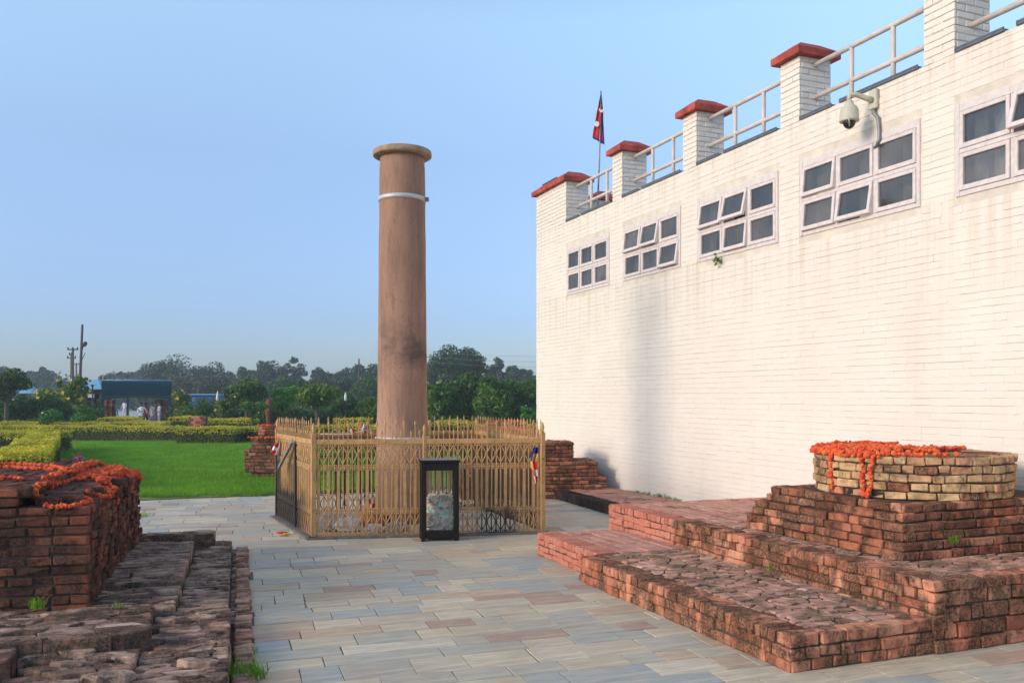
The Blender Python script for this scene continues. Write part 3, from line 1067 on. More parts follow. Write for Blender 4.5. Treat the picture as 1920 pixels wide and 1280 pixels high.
# ================================================================== ruins on the left
PQ = (-.52, 7.35)
PR = R(-5.2)
def pl(u, v):
    return (PQ[0]+u*math.cos(PR)-v*math.sin(PR), PQ[1]+u*math.sin(PR)+v*math.cos(PR))
def pl_inv(x, y):
    dx, dy = x-PQ[0], y-PQ[1]
    return dx*math.cos(PR)+dy*math.sin(PR), -dx*math.sin(PR)+dy*math.cos(PR)
P_LAYERS = [(-2.6, 0, 0, 3.15, .05, .935), (-2.6, -.10, .34, 3.02, .935, 1.008), (-2.6, -.40, .02, 3.0, 1.008, 1.085)]
def plinth_top(u, v):
    z = 0
    for (u0, u1, v0, v1, z0, z1) in P_LAYERS:
        if u0 <= u <= u1 and v0 <= v <= v1: z = z1
    if z < 1 and u <= -.47 and 0 <= v <= .4: z = max(z, 1.085) if u > -2.6 else z
    return z
def plinth():
    rg = np.random.default_rng(41)
    t = thing('brick_plinth', 'tall square plinth of worn dark red bricks draped with orange garlands, nearest on the left', 'plinth', (PQ[0], PQ[1], 0), PR)
    B = Bricks(t, 'brick', 'brickwork', ch=.008, jit=.0028, limit=300)
    core = MB()
    m = M['brick_plinth']
    def put(u, v, z, sz, jr=0.0):
        x, y = pl(u, v)
        B.add((x, y, z), sz, PR+jr, m, .016)
    def course(u0, u1, v0, v1, z, h, full_top=False, left=True):
        # front
        p = u1
        first = True
        while p > u0+.02:
            L = rg.choice([.13, .18, .235, .26], p=[.25, .2, .3, .25])
            if first and rg.random() < .5: L = .24
            first = False
            a = max(p-L, u0)
            put((a+p)/2, v0+.06+rg.normal(0, .006), z+rg.normal(0, .002), (p-a-.012, .125, h-.013))
            p = a
        p = v0+.125
        while p < v1-.02:
            L = rg.choice([.115, .16, .22]); e = min(p+L, v1)
            put(u1-.06+rg.normal(0, .012), (p+e)/2, z+rg.normal(0, .004), (.13, e-p-.014, h-.014))
            p = e
        if full_top:
            u = u1-.12
            while u > u0+.05:
                v = v0+.13+rg.uniform(-.08, 0)
                while v < v1-.04:
                    L = .22; a = max(v, v0+.125); e = min(v+L, v1); v += L
                    if e-a < .05: continue
                    put(u-.055, (a+e)/2, z+rg.normal(0, .006), (.10, e-a-.01, h-.01), rg.normal(0, .03))
                u -= .112
    for li, (u0, u1, v0, v1, z0, z1) in enumerate(P_LAYERS):
        n = max(1, round((z1-z0)/.0738)); h = (z1-z0)/n
        for r in range(n):
            course(u0, u1, v0, v1, z0+h*(r+.5), h, full_top=(r == n-1))
        core.box((u0, v0+.015, z0-.002*li), (u1-.018, v1-.01, z1-.02), M['mortar'])
    # front left corner rises two courses
    for r in range(2):
        p = -.47 - r*.0
        while p > -2.5:
            L = rg.choice([.18, .24, .26]); a = p-L
            put((a+p)/2, .07, .935+.074*(r+.5), (L-.012, .13, .062)); p = a
        for k in range(20):
            put(-.47-.12-k*.1, .22, .935+.074*(r+.5), (.09, .2, .062))
    # odd broken bricks on the corner
    for (u, v, a) in ((-.16, .22, .2), (-.3, .16, -.15), (-.25, .30, .1), (-.12, .9, .3), (-.05, 1.7, .1)):
        put(u, v, .965, (.17, .1, .06), a)
    core.build('core', None, t, raw=True)
    B.build()
plinth()

def rubble():
    rg = np.random.default_rng(51)
    o = uv(0, 0)
    t = thing('brick_ruin', 'low tumbled ruin of cracked dark bricks stepping down to the slate paving', 'ruin', (o[0]-1, o[1]+1, 0))
    S = Stones(t, 'ruin_brick', 'ruin_brickwork', ch=.009, limit=300)
    base = MB()
    # terraces: u0, u1, v0, v1, height, stone size along u and v, share of chipped-off stones at the right edge, height scatter, pale share
    T = [(-2.4, -.54, 1.9, 4.12, .195, .22, .055, 0, .003, .85), (-.54, -.15, 1.0, 4.12, .105, .17, .055, .42, .004, .75), (-.15, .02, .9, 4.5, .018, .16, .06, 0, .004, .8),
         (-2.4, -.34, 4.14, 4.47, .245, .34, .16, 0, .008, .3), (-.34, -.15, 4.12, 4.45, .135, .19, .12, .5, .01, .2),
         (-.66, -.13, -2.2, .98, .155, .19, .08, .22, .006, .22), (-2.4, -.54, .98, 1.9, .165, .2, .07, .2, .006, .35), (-.66, -.54, .98, 1.0, .15, .12, .05, 0, .004, .3),
         (-2.4, -.66, .30, .98, .215, .22, .09, .25, .008, .2), (-3.4, -.62, -.06, .30, .25, .25, .115, .22, .008, .35),
         (-1.35, -.66, -2.2, -.06, .175, .21, .085, .12, .012, .22), (-1.9, -1.35, -2.2, -.06, .235, .22, .09, .25, .012, .2), (-3.4, -1.9, -2.2, -.06, .31, .25, .11, .15, .014, .2)]
    for (u0, u1, v0, v1, zt, du, dv, chip, sc, pale) in T:
        for c in voronoi(u0, u1, v0, v1, du, dv, .46, .004, rg, .010):
            cu = sum(p[0] for p in c)/len(c); cv = sum(p[1] for p in c)/len(c)
            z = zt + rg.normal(0, sc)
            if u1-cu < du*.55 and rg.random() < chip: z -= rg.choice([.035, .06, .09])
            elif cv-v0 < dv*.6 and u0 < -.6 and rg.random() < chip: z -= .05
            elif rg.random() < .035: z -= .02
            z = max(z, .006)
            S.add([uv(a_, b_) for a_, b_ in c], -.02, z, M['rubble_pale'] if rg.random() < pale else M['rubble'], .012 if cv < 1 else .006)
    # loose pieces
    for (u, v, z, s) in ((-.62, 1.6, .24, .1), (-.9, 2.2, .21, .09), (-.66, 2.05, .2, .07), (-.45, 4.25, .24, .12), (-.15, 4.15, .13, .11), (-.3, 4.0, .14, .1), (-.55, .6, .24, .09), (-.3, -.5, .2, .12), (-.75, -.7, .25, .13), (-.45, -.9, .22, .1), (-1.0, -.4, .3, .1)):
        z = [q[4] for q in T if q[0] <= u <= q[1] and q[2] <= v <= q[3]][:1]
        if not z: continue
        z = z[0]+.03
        poly = [(u+s*math.cos(a)*rg.uniform(.8, 1.3), v+s*.6*math.sin(a)*rg.uniform(.7, 1.2)) for a in np.linspace(0, 2*PI, 7)[:-1]]
        S.add([uv(a, b_) for a, b_ in poly], z-.1, z, M['rubble_pale'], .08)
    S.build()
    base.prism([uv(-3.4, -2.2), uv(-.03, -2.2), uv(-.03, 4.45), uv(-3.4, 4.45)], -.05, .002, M['mortar'])
    base.build('soil_core', None, t)
    # edging bricks along the slabs
    B = Bricks(t, 'edge_brick', 'edge_brickwork', ch=.008, jit=.004)
    v = -2.0
    while v < 4.5:
        w = rg.uniform(.055, .075)
        x, y = uv(-.045+rg.normal(0, .006), v+w/2)
        B.add((x, y, .005+rg.normal(0, .006)), (.12, w-.006, .07), -ROT, M['brick_flat'] if rg.random() < .7 else M['brick_riser'], .03)
        v += w
    B.build()
rubble()

# ================================================================== white temple building
WX = 7.44          # outer face of the wall
WY1 = 17.33        # far corner
WY0 = 2.6          # end towards the viewer, outside the picture
ZP = 5.22          # parapet top
WIN = [(14.02, 15.80), (11.68, 13.50), (9.36, 11.20), (7.05, 8.93), (4.74, 6.60)]
WZ0, WZ1 = 3.765, 4.70
PIERS = [(15.84, 17.33), (13.55, 13.90), (11.25, 11.62), (8.95, 9.32), (6.62, 7.01), (4.32, 4.70)]
temple = thing('temple_building', 'large white painted brick temple with six-pane windows and red-capped roof piers', 'building', (WX+5, 10, 0))
def temple_walls():
    XC = WX + .0055
    b = MB()
    T = .30
    b.box((XC, WY0, -.03), (XC+T, WY1, WZ0), M['white_joint'])
    b.box((XC, WY0, WZ1), (XC+T, WY1, ZP), M['white_joint'])
    ys = [WY0]
    for (a, c) in sorted(WIN): ys += [a, c]
    ys.append(WY1)
    for i in range(0, len(ys), 2):
        b.box((XC, ys[i], WZ0), (XC+T, ys[i+1], WZ1), M['white_joint'])
    b.build('wall', None, temple)
    b = MB()
    b.box((XC+T, WY1-.3, -.03), (22, WY1, ZP), M['white'])
    b.box((21.7, WY0, -.03), (22, WY1-.3, ZP), M['white'])
    b.box((XC+T, WY0, -.03), (21.7, WY0+.3, ZP), M['white'])
    b.build('side_wall', None, temple)
    b = MB()
    b.box((XC+T, WY0+.3, 4.95), (21.7, WY1-.3, 5.12), M['grey_white'])
    b.build('roof', None, temple)
    b = MB()
    b.box((XC+T+.6, WY0+.3, 3.3), (XC+T+.68, WY1-.3, 4.95), M['interior'])
    b.build('inner_partition', None, temple)
temple_walls()

def temple_bricks():
    rg = np.random.default_rng(61)
    B = Bricks(temple, 'brick', 'brickwork', ch=.003, jit=.0007, limit=300)
    z = .10; ch = .0745
    row = 0
    wv = rg.normal(0, 1, 80)
    while z < ZP-.02:
        h = min(ch, ZP-z)
        # free intervals at this height
        cuts = []
        if z+h > WZ0-.03 and z < WZ1+.03:
            cuts = [(a-.025, c+.025) for a, c in WIN]
        p = WY1
        y = p
        segs = []
        cur = WY0
        for a, c in sorted(cuts):
            segs.append((cur, a)); cur = c
        segs.append((cur, WY1))
        for (s0, s1) in segs:
            y = s1 + (-.06 if row % 2 else 0)
            y = s1
            k = 0
            while y > s0+.01:
                L = (.245 if row % 2 == 0 else .245) if k or row % 2 == 0 else .12
                if row % 3 == 2: L = .125 if rg.random() < .5 else .24
                a = max(s0, y-L)
                if a-s0 < .05: a = s0
                hh = h-rg.choice([.0006, .002, .0042, .008], p=[.42, .30, .20, .08])
                # a vertical strip of fresher paint work does not change the brick sizes
                B.add((WX+.016+rg.normal(0, .0006)+.001*wv[row % 80], (a+y)/2, z+h/2+rg.normal(0, .0010)), (.032, y-a+.0015, hh), 0, M['white'])
                y = a; k += 1
        z += ch; row += 1
    B.build()
temple_bricks()

def temple_windows():
    rg = np.random.default_rng(63)
    openings = {  # (window, row from top, column from far end): tilt in degrees
        (1, 0, 0): 7, (1, 0, 1): 10, (1, 1, 2): 9, (2, 0, 0): 8, (2, 0, 1): 13, (2, 1, 1): 6, (3, 0, 0): 6, (3, 1, 1): 9, (3, 1, 0): 5, (4, 0, 1): 16}
    for wi, (y0, y1) in enumerate(WIN):
        b = MB()
        X0, X1 = WX-.012, WX+.13
        fw = .046
        mid = (y1-y0-2*fw)/3
        hd = .085
        b.box((X0, y0, WZ0), (X1, y0+fw, WZ1), M['window_wood'], ch=.004)
        b.box((X0, y1-fw, WZ0), (X1, y1, WZ1), M['window_wood'], ch=.004)
        b.box((X0+.004, y0+fw, WZ1-hd), (X1, y1-fw, WZ1), M['window_wood'], ch=.004)
        b.box((X0+.004, y0+fw, WZ0), (X1, y1-fw, WZ0+.05), M['window_wood'], ch=.004)
        zm = (WZ0+.05+WZ1-hd)/2
        b.box((X0+.003, y0+fw, zm-.022), (X1, y1-fw, zm+.022), M['window_wood'], ch=.004)
        for k in (1, 2):
            yy = y1-fw-mid*k
            b.box((X0+.006, yy-.017, WZ0+.05), (X1, yy+.017, zm-.022), M['window_wood'], ch=.004)
            b.box((X0+.006, yy-.017, zm+.022), (X1, yy+.017, WZ1-hd), M['window_wood'], ch=.004)
        win = b.build('window', None, temple)
        for r in range(2):
            zt = (WZ1-hd if r == 0 else zm-.022)-.004
            zb = (zm+.022 if r == 0 else WZ0+.05)+.004
            for c in range(3):
                ya = y1-fw-mid*(c+1)+(.017 if c < 2 else 0)+.004
                yb = y1-fw-mid*c-(.017 if c > 0 else 0)-.004
                h = zt-zb; w = yb-ya; sw = .043
                s = MB()
                d0, d1 = -.028, .022
                s.box((d0, 0, -h), (d1, sw, 0), M['window_wood'], ch=.005)
                s.box((d0, w-sw, -h), (d1, w, 0), M['window_wood'], ch=.005)
                s.box((d0+.001, sw, -sw), (d1-.001, w-sw, 0), M['window_wood'], ch=.005)
                s.box((d0+.001, sw, -h), (d1-.001, w-sw, -h+sw*1.15), M['window_wood'], ch=.005)
                ang = R(openings.get((wi, r, c), rg.uniform(0, .8)))
                so = s.build('sash', None, win)
                so.location = (WX+.012, ya, zt); so.rotation_euler = (0, ang, 0)
                g = MB(); g.box((-.004, sw, -h+sw*1.15), (.002, w-sw, -sw), M['glass'])
                go = g.build('pane', None, win)
                go.location = so.location; go.rotation_euler = so.rotation_euler
        # curtains hang behind the panes
        cu = MB()
        for (a, e) in ((y1-.66, y1-.30), (y1-.24, y1-.08), (y0+.62, y0+.92), (y0+.07, y0+.30)) if wi % 2 == 0 else ((y1-.5, y1-.10), (y0+.72, y0+1.05), (y0+.08, y0+.40)):
            n = 24
            vs = []; fs = []
            for i in range(n+1):
                yy = a+(e-a)*i/n; xx = WX+.16+.016*math.sin(i*1.9)
                vs += [(xx, yy, WZ0-.05), (xx, yy, WZ1+.02), (xx+.006, yy, WZ0-.05), (xx+.006, yy, WZ1+.02)]
            for i in range(n):
                k = i*4
                fs += [(k, k+4, k+5, k+1), (k+2, k+3, k+7, k+6)]
            cu.add(vs, fs, M['curtain'], smooth=True)
        cu.build('curtain', None, win)
temple_windows()

def cap_mesh(x0, x1, y0, y1, z):
    b = MB()
    o = .085
    A = [(x0-o, y0-o), (x1+o, y0-o), (x1+o, y1+o), (x0-o, y1+o)]
    i = .10
    C = [(x0+i, y0+min(i, (y1-y0)*.3)), (x1-i, y0+min(i, (y1-y0)*.3)), (x1-i, y1-min(i, (y1-y0)*.3)), (x0+i, y1-min(i, (y1-y0)*.3))]
    o2 = o-.008
    A2 = [(x0-o2, y0-o2), (x1+o2, y0-o2), (x1+o2, y1+o2), (x0-o2, y1+o2)]
    v = [(x, y, z) for x, y in A] + [(x, y, z+.085) for x, y in A] + [(x, y, z+.093) for x, y in A2] + [(x, y, z+.215) for x, y in C]
    f = [(3, 2, 1, 0), (12, 13, 14, 15)]
    for k in range(3):
        for i2 in range(4):
            j = (i2+1) % 4
            f.append((k*4+i2, k*4+j, k*4+4+j, k*4+4+i2))
    b.add(v, f, M['cap_red'])
    return b
def pier(x0, x1, y0, y1, z0, z1, name='pier', parent=None, sides=True):
    rg = np.random.default_rng(int(y0*100))
    b = MB()
    b.box((x0+.012, y0+.012, z0), (x1, y1-.003, z1), M['white_joint'])
    p = b.build(name, None, parent)
    B = Bricks(p, 'brick', 'brickwork', ch=.006, jit=.0016, limit=300)
    n = round((z1-z0)/.0745); h = (z1-z0)/n
    for r in range(n):
        zc = z0+h*(r+.5)
        # face towards the paving
        y = y1; k = 0
        while y > y0+.01:
            L = .245 if (k or r % 2) else .12
            a = max(y0, y-L); a = y0 if a-y0 < .06 else a
            B.add((x0+.016+rg.normal(0, .0012), (a+y)/2, zc), (.032, y-a-.003, h-.006), 0, M['white'])
            y = a; k += 1
        x = x0+.034; k = 0
        while x < x1-.01:
            L = .245 if (k or r % 2) else .12
            e = min(x1, x+L); e = x1 if x1-e < .06 else e
            B.add(((x+e)/2, y0+.016+rg.normal(0, .0012), zc), (e-x-.004, .032, h-.007), 0, M['white'])
            x = e; k += 1
    B.build()
    cap_mesh(x0, x1, y0, y1, z1).build('cap', None, p)
    return p
for (a, c) in PIERS:
    pier(WX, WX+.50, a, c, ZP, 6.05, parent=temple)
pier(8.62, 9.0, 16.83, 17.32, ZP-.1, 5.98, parent=temple)
sp = MB()
sp.box((WX+.1, 16.55, 6.275), (WX+.42, 17.25, 6.30), M['flash'], ch=.006)
for y in (16.62, 17.18):
    sp.box((WX+.14, y-.02, 6.20), (WX+.18, y+.02, 6.275), M['flash'])
    sp.box((WX+.34, y-.02, 6.20), (WX+.38, y+.02, 6.275), M['flash'])
tag(sp.build('flat_panel'), 'small dark flat panel lying on the farthest red pier cap', 'panel')

def temple_railing():
    ps = sorted(PIERS, reverse=True)
    for i in range(len(ps)-1):
        ya = ps[i][0]; yb = ps[i+1][1]        # gap between piers, far to near
        x = WX+.235
        b = MB()
        for z in (5.545, 5.955):
            b.tube([(x, ya-.0, z), (x, yb+.0, z)], .031, 10, M['rail'])
        rl = b.build('railing', None, temple)
        for k in (1, 2):
            y = ya+(yb-ya)*k/3
            b = MB(); b.tube([(x+.002, y, ZP-.01), (x+.002, y, 5.955)], .029, 10, M['rail'])
            b.build('post', None, rl)
        L = ya-yb
        for (s, e) in ((.0, .30), (.36, .97)):
            b = MB()
            y1 = ya-L*s-.01; y0 = ya-L*e
            b.box((WX-.018, y0, ZP+.006), (WX+.05, y1, ZP+.036), M['flash'], ch=.004)
            b.box((WX-.018, y0+.003, ZP+.036), (WX-.006, y1-.003, ZP+.052), M['flash'])
            b.build('coping_strip', None, temple)
        b = MB()
        b.box((WX+.002, yb+.004, ZP-.004), (WX+.31, ya-.004, ZP+.006), M['grey_white'])
        b.build('coping', None, temple)
temple_railing()

def cctv():
    x, y, z = WX-.30, 7.76, 4.99
    t = thing('security_camera', 'beige dome security camera on a wall bracket above a temple window', 'camera', (WX, y, 5.0))
    b = MB(); b.box((WX-.05, y-.14, 4.98), (WX-.004, y-.02, 5.20), M['cctv'], ch=.008); b.build('wall_plate', None, t)
    b = MB(); b.tube([(WX-.05, y-.08, 5.08), (WX-.12, y-.06, 5.10), (WX-.22, y-.02, 5.14), (x, y, 5.13), (x, y, 5.06)], [.035, .03, .028, .028, .03], 10, M['cctv']); b.build('arm', None, t)
    b = MB(); b.lathe([(.03, .27), (.045, .25), (.05, .22), (.085, .19), (.10, .15), (.105, .06), (.108, .05), (.108, .035), (.10, .03), (.07, .028)], 24, M['cctv'], Matrix.Translation((x, y, 4.80))); b.build('housing', None, t)
    b = MB()
    pr = [(.068*math.cos(a), -.068*math.sin(a)*1.15) for a in np.linspace(0, PI/2*.99, 7)]
    b.lathe([(r, zz+.03) for r, zz in pr][::-1], 20, M['black_plastic'], Matrix.Translation((x, y, 4.80))); b.build('dome', None, t)
    b = MB()
    for k in range(5):
        a = PI/2+k*.35
        b.tube([(x+.10*math.cos(a+PI/2), y-.10*abs(math.sin(a)), 4.845), (x+.06*math.cos(a+PI/2), y-.07*abs(math.sin(a)), 4.77)], .008, 5, M['cctv'])
    b.build('guard', None, t)
    b = MB(); b.tube([(WX-.03, y-.09, 4.99), (WX-.06, y-.11, 4.93), (WX-.03, y-.15, 4.86), (WX-.025, y-.16, 4.72), (WX-.03, y-.17, 4.62), (WX-.03, y-.13, 4.56), (WX-.01, y-.08, 4.555)], .02, 8, M['grey_metal']); b.build('conduit', None, t)
cctv()

M['flag_red'] = mat_leaf('flag_red', [(.86, .05, .055), (.80, .045, .05)], .3)
M['flag_blue'] = mat_plain('flag_blue', (.02, .03, .22), .85, .1)
M['flag_white'] = mat_plain('flag_white', (.75, .72, .70), .85, .05)
M['flag_yellow'] = mat_plain('flag_yellow', (.62, .42, .06), .85, .08)
M['cloth_orange'] = mat_plain('orange_cloth', (.52, .19, .07), .9, .2, 8)
def flag():
    d = 17.2
    base = at(1119, d, 5.1); top = at(1127, d, H+(HOR-171)*d/FPX)
    t = thing('flagpole', 'thin pole on the temple roof with a limp red two-pennant flag edged in blue', 'flag', tuple(base))
    b = MB(); b.tube([base, base.lerp(top, .5)+Vector((.01, 0, 0)), top], [.02, .017, .013], 8, M['grey_metal']); b.build('pole', None, t)
    def fp(px, py, k):      # a point of the cloth
        q = at(px, d, H+(HOR-py)*d/FPX)
        fold = .018*math.sin(k*1.3+py*.05)
        return q + Vector((SA, CA, 0))*fold
    rows = []
    L = [(1125.6, 178), (1122, 196), (1119, 210), (1117, 224), (1114.5, 238), (1112.5, 247), (1111.5, 255)]
    Rr = [(1128.2, 178), (1130, 195), (1131.5, 210), (1131, 224), (1131.5, 238), (1132, 252), (1133, 268)]
    n = 8
    b = MB(); vs = []; fs = []; ms = []
    for (lx, ly), (rx, ry) in zip(L, Rr):
        for i in range(n+1):
            vs.append(tuple(fp(lx+(rx-lx)*i/n, ly+(ry-ly)*i/n, i)))
    red = []; blue = []
    for r in range(len(L)-1):
        for i in range(n):
            f = (r*(n+1)+i, (r+1)*(n+1)+i, (r+1)*(n+1)+i+1, r*(n+1)+i+1)
            (blue if (i == n-1 or r == 0) else red).append(f)
    # blue hem along the lower edge
    k = len(vs)
    (lx, ly), (rx, ry) = L[-1], Rr[-1]
    for i in range(n+1):
        vs.append(tuple(fp(lx+(rx-lx)*i/n+.3, ly+(ry-ly)*i/n+4.0, i)))
    for i in range(n):
        blue.append(((len(L)-1)*(n+1)+i, k+i, k+i+1, (len(L)-1)*(n+1)+i+1))
    b.add(vs, red, M['flag_red'], smooth=True)
    b.add(vs, blue, M['flag_blue'], smooth=True)
    fl = b.build('cloth', None, t)
    so = fl.modifiers.new('thick', 'SOLIDIFY'); so.thickness = .008
    # white sun and crescent sewn on
    e = MB()
    cx, cy = 1118.5, 234
    poly = []
    for i in range(24):
        rr = 6.0 if i % 2 == 0 else 4.8
        poly.append((cx+rr*math.cos(i*PI/12)*.85, cy+rr*math.sin(i*PI/12)))
    v = [fp(p, q, 3.0)-Vector((SA, CA, 0))*.05 for p, q in poly]
    e.add([tuple(q) for q in v], [tuple(range(24))[::-1]], M['flag_white'])
    out = [(1127+4.6*math.cos(a), 208+5.4*math.sin(a)) for a in np.linspace(-.2, PI+.2, 10)]
    inn = [(1127+3.2*math.cos(a), 205.6+3.2*math.sin(a)) for a in np.linspace(PI+.1, -.1, 10)]
    pts = [fp(p, q, 5.0)-Vector((SA, CA, 0))*.055 for p, q in out+inn]
    fc = [(i, i+1, 18-i, 19-i) for i in range(9)]
    e.add([tuple(q) for q in pts], fc, M['flag_white'])
    em = e.build('emblem', None, t)
    so = em.modifiers.new('thick', 'SOLIDIFY'); so.thickness = .006
flag()

# ================================================================== stone pillar
PC = (3.16, 12.18)
def pillar():
    t = thing('stone_pillar', 'tall round reddish sandstone pillar with a flat disc on top rising inside the iron fence', 'pillar', (PC[0], PC[1], 0))
    T = Matrix.Translation((PC[0], PC[1], 0))
    b = MB()
    prof = [(.372, -.03), (.37, .3), (.368, .7), (.366, 1.16)]
    prof += [(.357, 1.20)]
    for k in range(1, 15):
        z = 1.2+(5.0-1.2)*k/14
        prof.append((.357-.037*(k/14)**.9+.0015*math.sin(k*2.1), z))
    prof += [(.318, 5.02), (.312, 5.035), (.315, 5.06), (.312, 5.17)]
    b.lathe(prof, 56, M['pillar'], T, jit=.003)
    b.build('shaft', None, t)
    b = MB(); b.lathe([(.358, 1.17), (.385, 1.172), (.392, 1.183), (.385, 1.194), (.357, 1.196)], 40, M['steel_band'], T); b.build('collar', None, t)
    b = MB(); b.lathe([(.30, 5.150), (.400, 5.153), (.412, 5.162), (.416, 5.19), (.412, 5.228), (.400, 5.238), (.1, 5.246), (.001, 5.25)], 48, M['pillar_cap'], T, jit=.006); b.build('cap', None, t)
    b = MB(); b.lathe([(.320, 4.515), (.3345, 4.517), (.3345, 4.577), (.319, 4.579)], 48, M['steel_band'], T); bd = b.build('band', None, t)
    b = MB(); ang = math.atan2(-SA, CA)
    MT = T @ Matrix.Rotation(ang-.15, 4, 'Z')
    b.box((.33, -.02, 4.517), (.385, -.006, 4.575), M['grey_metal'], MT, ch=.003)
    b.box((.33, .006, 4.517), (.385, .02, 4.575), M['grey_metal'], MT, ch=.003)
    b.tube([MT @ Vector((.362, -.04, 4.546)), MT @ Vector((.362, .04, 4.546))], .008, 6, M['grey_metal'])
    b.build('clasp', None, bd)
pillar()

# ================================================================== iron fence
FA, FB, FD, FE = (1.56, 13.25), (1.74, 11.07), (4.56, 10.42), (4.64, 13.25)
fence = thing('iron_fence', 'ornate gold painted iron fence with spear points enclosing the stone pillar', 'fence', (3.1, 12.0, 0))
def bar_mesh(kind):
    b = MB(); g = M['gold']
    if kind == 'thick':
        b.box((-.019, -.005, .345), (.019, .005, .86), g)
        b.box((-.008, -.006, .03), (.008, .006, .345), g)
        b.box((-.008, -.006, .86), (.008, .006, 1.19), g)
        b.box((-.0065, -.0065, 1.19), (.0065, .0065, 1.385), g)
        zt = 1.385; s = 1.0
    else:
        b.box((-.0075, -.006, .03), (.0075, .006, 1.19), g)
        b.box((-.006, -.006, 1.19), (.006, .006, 1.275), g)
        zt = 1.275; s = .85
    # spear head
    prof = [(.007, 0), (.010, .006), (.007, .014), (.015, .034), (.011, .055), (.002, .086)]
    vs = []; fs = []
    for r, z in prof:
        for k in range(6):
            a = PI*k/3
            vs.append((r*s*math.cos(a), r*s*.55*math.sin(a), zt-.002+z*s))
    for i in range(len(prof)-1):
        for k in range(6):
            fs.append((i*6+k, i*6+(k+1) % 6, i*6+6+(k+1) % 6, i*6+6+k))
    b.add(vs, fs, g)
    return b.mesh('bar')
BAR = {k: bar_mesh(k) for k in ('thick', 'thin')}

def curl(b, c, ax, sx, sz, r=.0235, th=.0062):
    """one iron scroll in the panel's plane, turned by sx, sz = +-1"""
    pts = []
    for i in range(11):
        a = -PI/2 + i/10*1.65*PI
        rr = r*(1-.045*i)
        x = rr*math.cos(a); z = rr*(math.sin(a)+1)
        pts.append((c[0]+ax[0]*x*sx, c[1]+ax[1]*x*sx, c[2]+z*sz))
    b.tube(pts, th, 4, M['gold'], caps=False)

def fence_panel(P, Q, first=True, detail=True):
    P = Vector((*P, 0)); Q = Vector((*Q, 0))
    dv = Q-P; L = dv.length; ax = dv/L
    rz = math.atan2(ax.y, ax.x)
    n = int(round((L-.06)/.062))
    n += n % 2
    sp = (L-.06)/n
    for i in range(n):
        p = P+ax*(.03+sp*(i+.5))
        o = link_mesh('bar', BAR['thick' if i % 2 == 0 else 'thin'], fence)
        o.location = (p.x, p.y, random.uniform(-.006, .006))
        o.rotation_euler = (0, random.gauss(0, .006), rz)
    # rails
    nrm = Vector((-ax.y, ax.x, 0))
    b = MB()
    MT = Matrix.Translation(P) @ Matrix.Rotation(rz, 4, 'Z')
    b.box((.02, -.016, 1.165), (L-.02, .016, 1.228), M['gold'], MT, ch=.004)
    for z in (.035, .045+.0):
        pass
    for k in range(int(L/.25)):
        x = .13+k*.25
        b.lathe([(.012, 0), (.010, .006), (.001, .009)], 8, M['gold'], MT @ Matrix.Translation((x, -.016, 1.197)) @ Matrix.Rotation(PI/2, 4, 'X'))
    b.build('rail', None, fence)
    b = MB()
    for z in (.875, .325, .028):
        b.box((.02, -.007, z-.006), (L-.02, .007, z+.006), M['gold'], MT)
    b.build('cross_rail', None, fence)
    s = MB()
    for i in range(0, n, 2):
        p = P+ax*(.03+sp*(i+.5))
        off = -nrm*.006
        c0 = p+off
        for (zc, zt, zb) in ((1.035, 1.145, .925), (.165, .275, .055)):
            for sx in (-1, 1):
                for ze in (zt, zb):
                    s.tube([(c0.x, c0.y, zc), (c0.x+ax.x*sx*sp*.97, c0.y+ax.y*sx*sp*.97, ze)], .0062, 4, M['gold'], caps=False)
            s.box((-.020, -.012, -.009), (.020, .008, .009), M['gold'], Matrix.Translation((p.x, p.y, zc)) @ Matrix.Rotation(rz, 4, 'Z'), ch=.003)
        rows = [(1.163, -1), (.88, 1), (.87, -1), (.33, 1), (.32, -1), (.030, 1)]
        for z, sz in rows:
            for sx in (-1, 1):
                curl(s, (c0.x+ax.x*sx*.022, c0.y+ax.y*sx*.022, z), ax, sx, sz, .0195 if z not in (1.163, .03) else .0175)
    s.build('scrollwork', None, fence)

def fence_post(p, h=1.36, w=.055, mat=None, tip=True):
    b = MB(); m = mat or M['gold']
    b.box((p[0]-w/2, p[1]-w/2, -.02), (p[0]+w/2, p[1]+w/2, h-.06), m, ch=.005)
    if tip:
        b.lathe([(.026, h-.062), (.014, h-.03), (.026, h+.005), (.018, h+.04), (.002, h+.08)], 8, m, Matrix.Translation((p[0], p[1], 0)))
    return b.build('post', None, fence)
def lerp2(a, b, t): return (a[0]+(b[0]-a[0])*t, a[1]+(b[1]-a[1])*t)
FC = lerp2(FB, FD, .475)
FM = lerp2(FB, FA, .42)
FG = lerp2(FA, FE, .5); FHm = lerp2(FD, FE, .5)
for (p, q) in ((FA, FM), (FM, FB), (FB, FC), (FC, FD), (FD, FHm), (FHm, FE), (FE, FG), (FG, FA)):
    fence_panel(p, q)
for p in (FA, FB, FD, FE): fence_post(p, 1.36, .058)
for p in (FC, FG, FHm): fence_post(p, 1.34, .045)
M['soot'] = mat_plain('sooty_iron', (.022, .018, .016), .8, .3, 12)
fence_post(FM, 1.2, .06, M['soot'], tip=False)
# plinth kerb of slate under the fence
b = MB()
for (p, q) in ((FA, FB), (FB, FD)):
    dx, dy = q[0]-p[0], q[1]-p[1]; L = math.hypot(dx, dy)
    MT = Matrix.Translation((p[0], p[1], 0)) @ Matrix.Rotation(math.atan2(dy, dx), 4, 'Z')
    x = -.06
    while x < L+.06:
        w = random.uniform(.3, .5)
        b.box((x+.004, -.10, -.03), (min(x+w, L+.08), .05, .026), M['dirty_slate'], MT, ch=.006); x += w
b.build('kerb', None, fence)

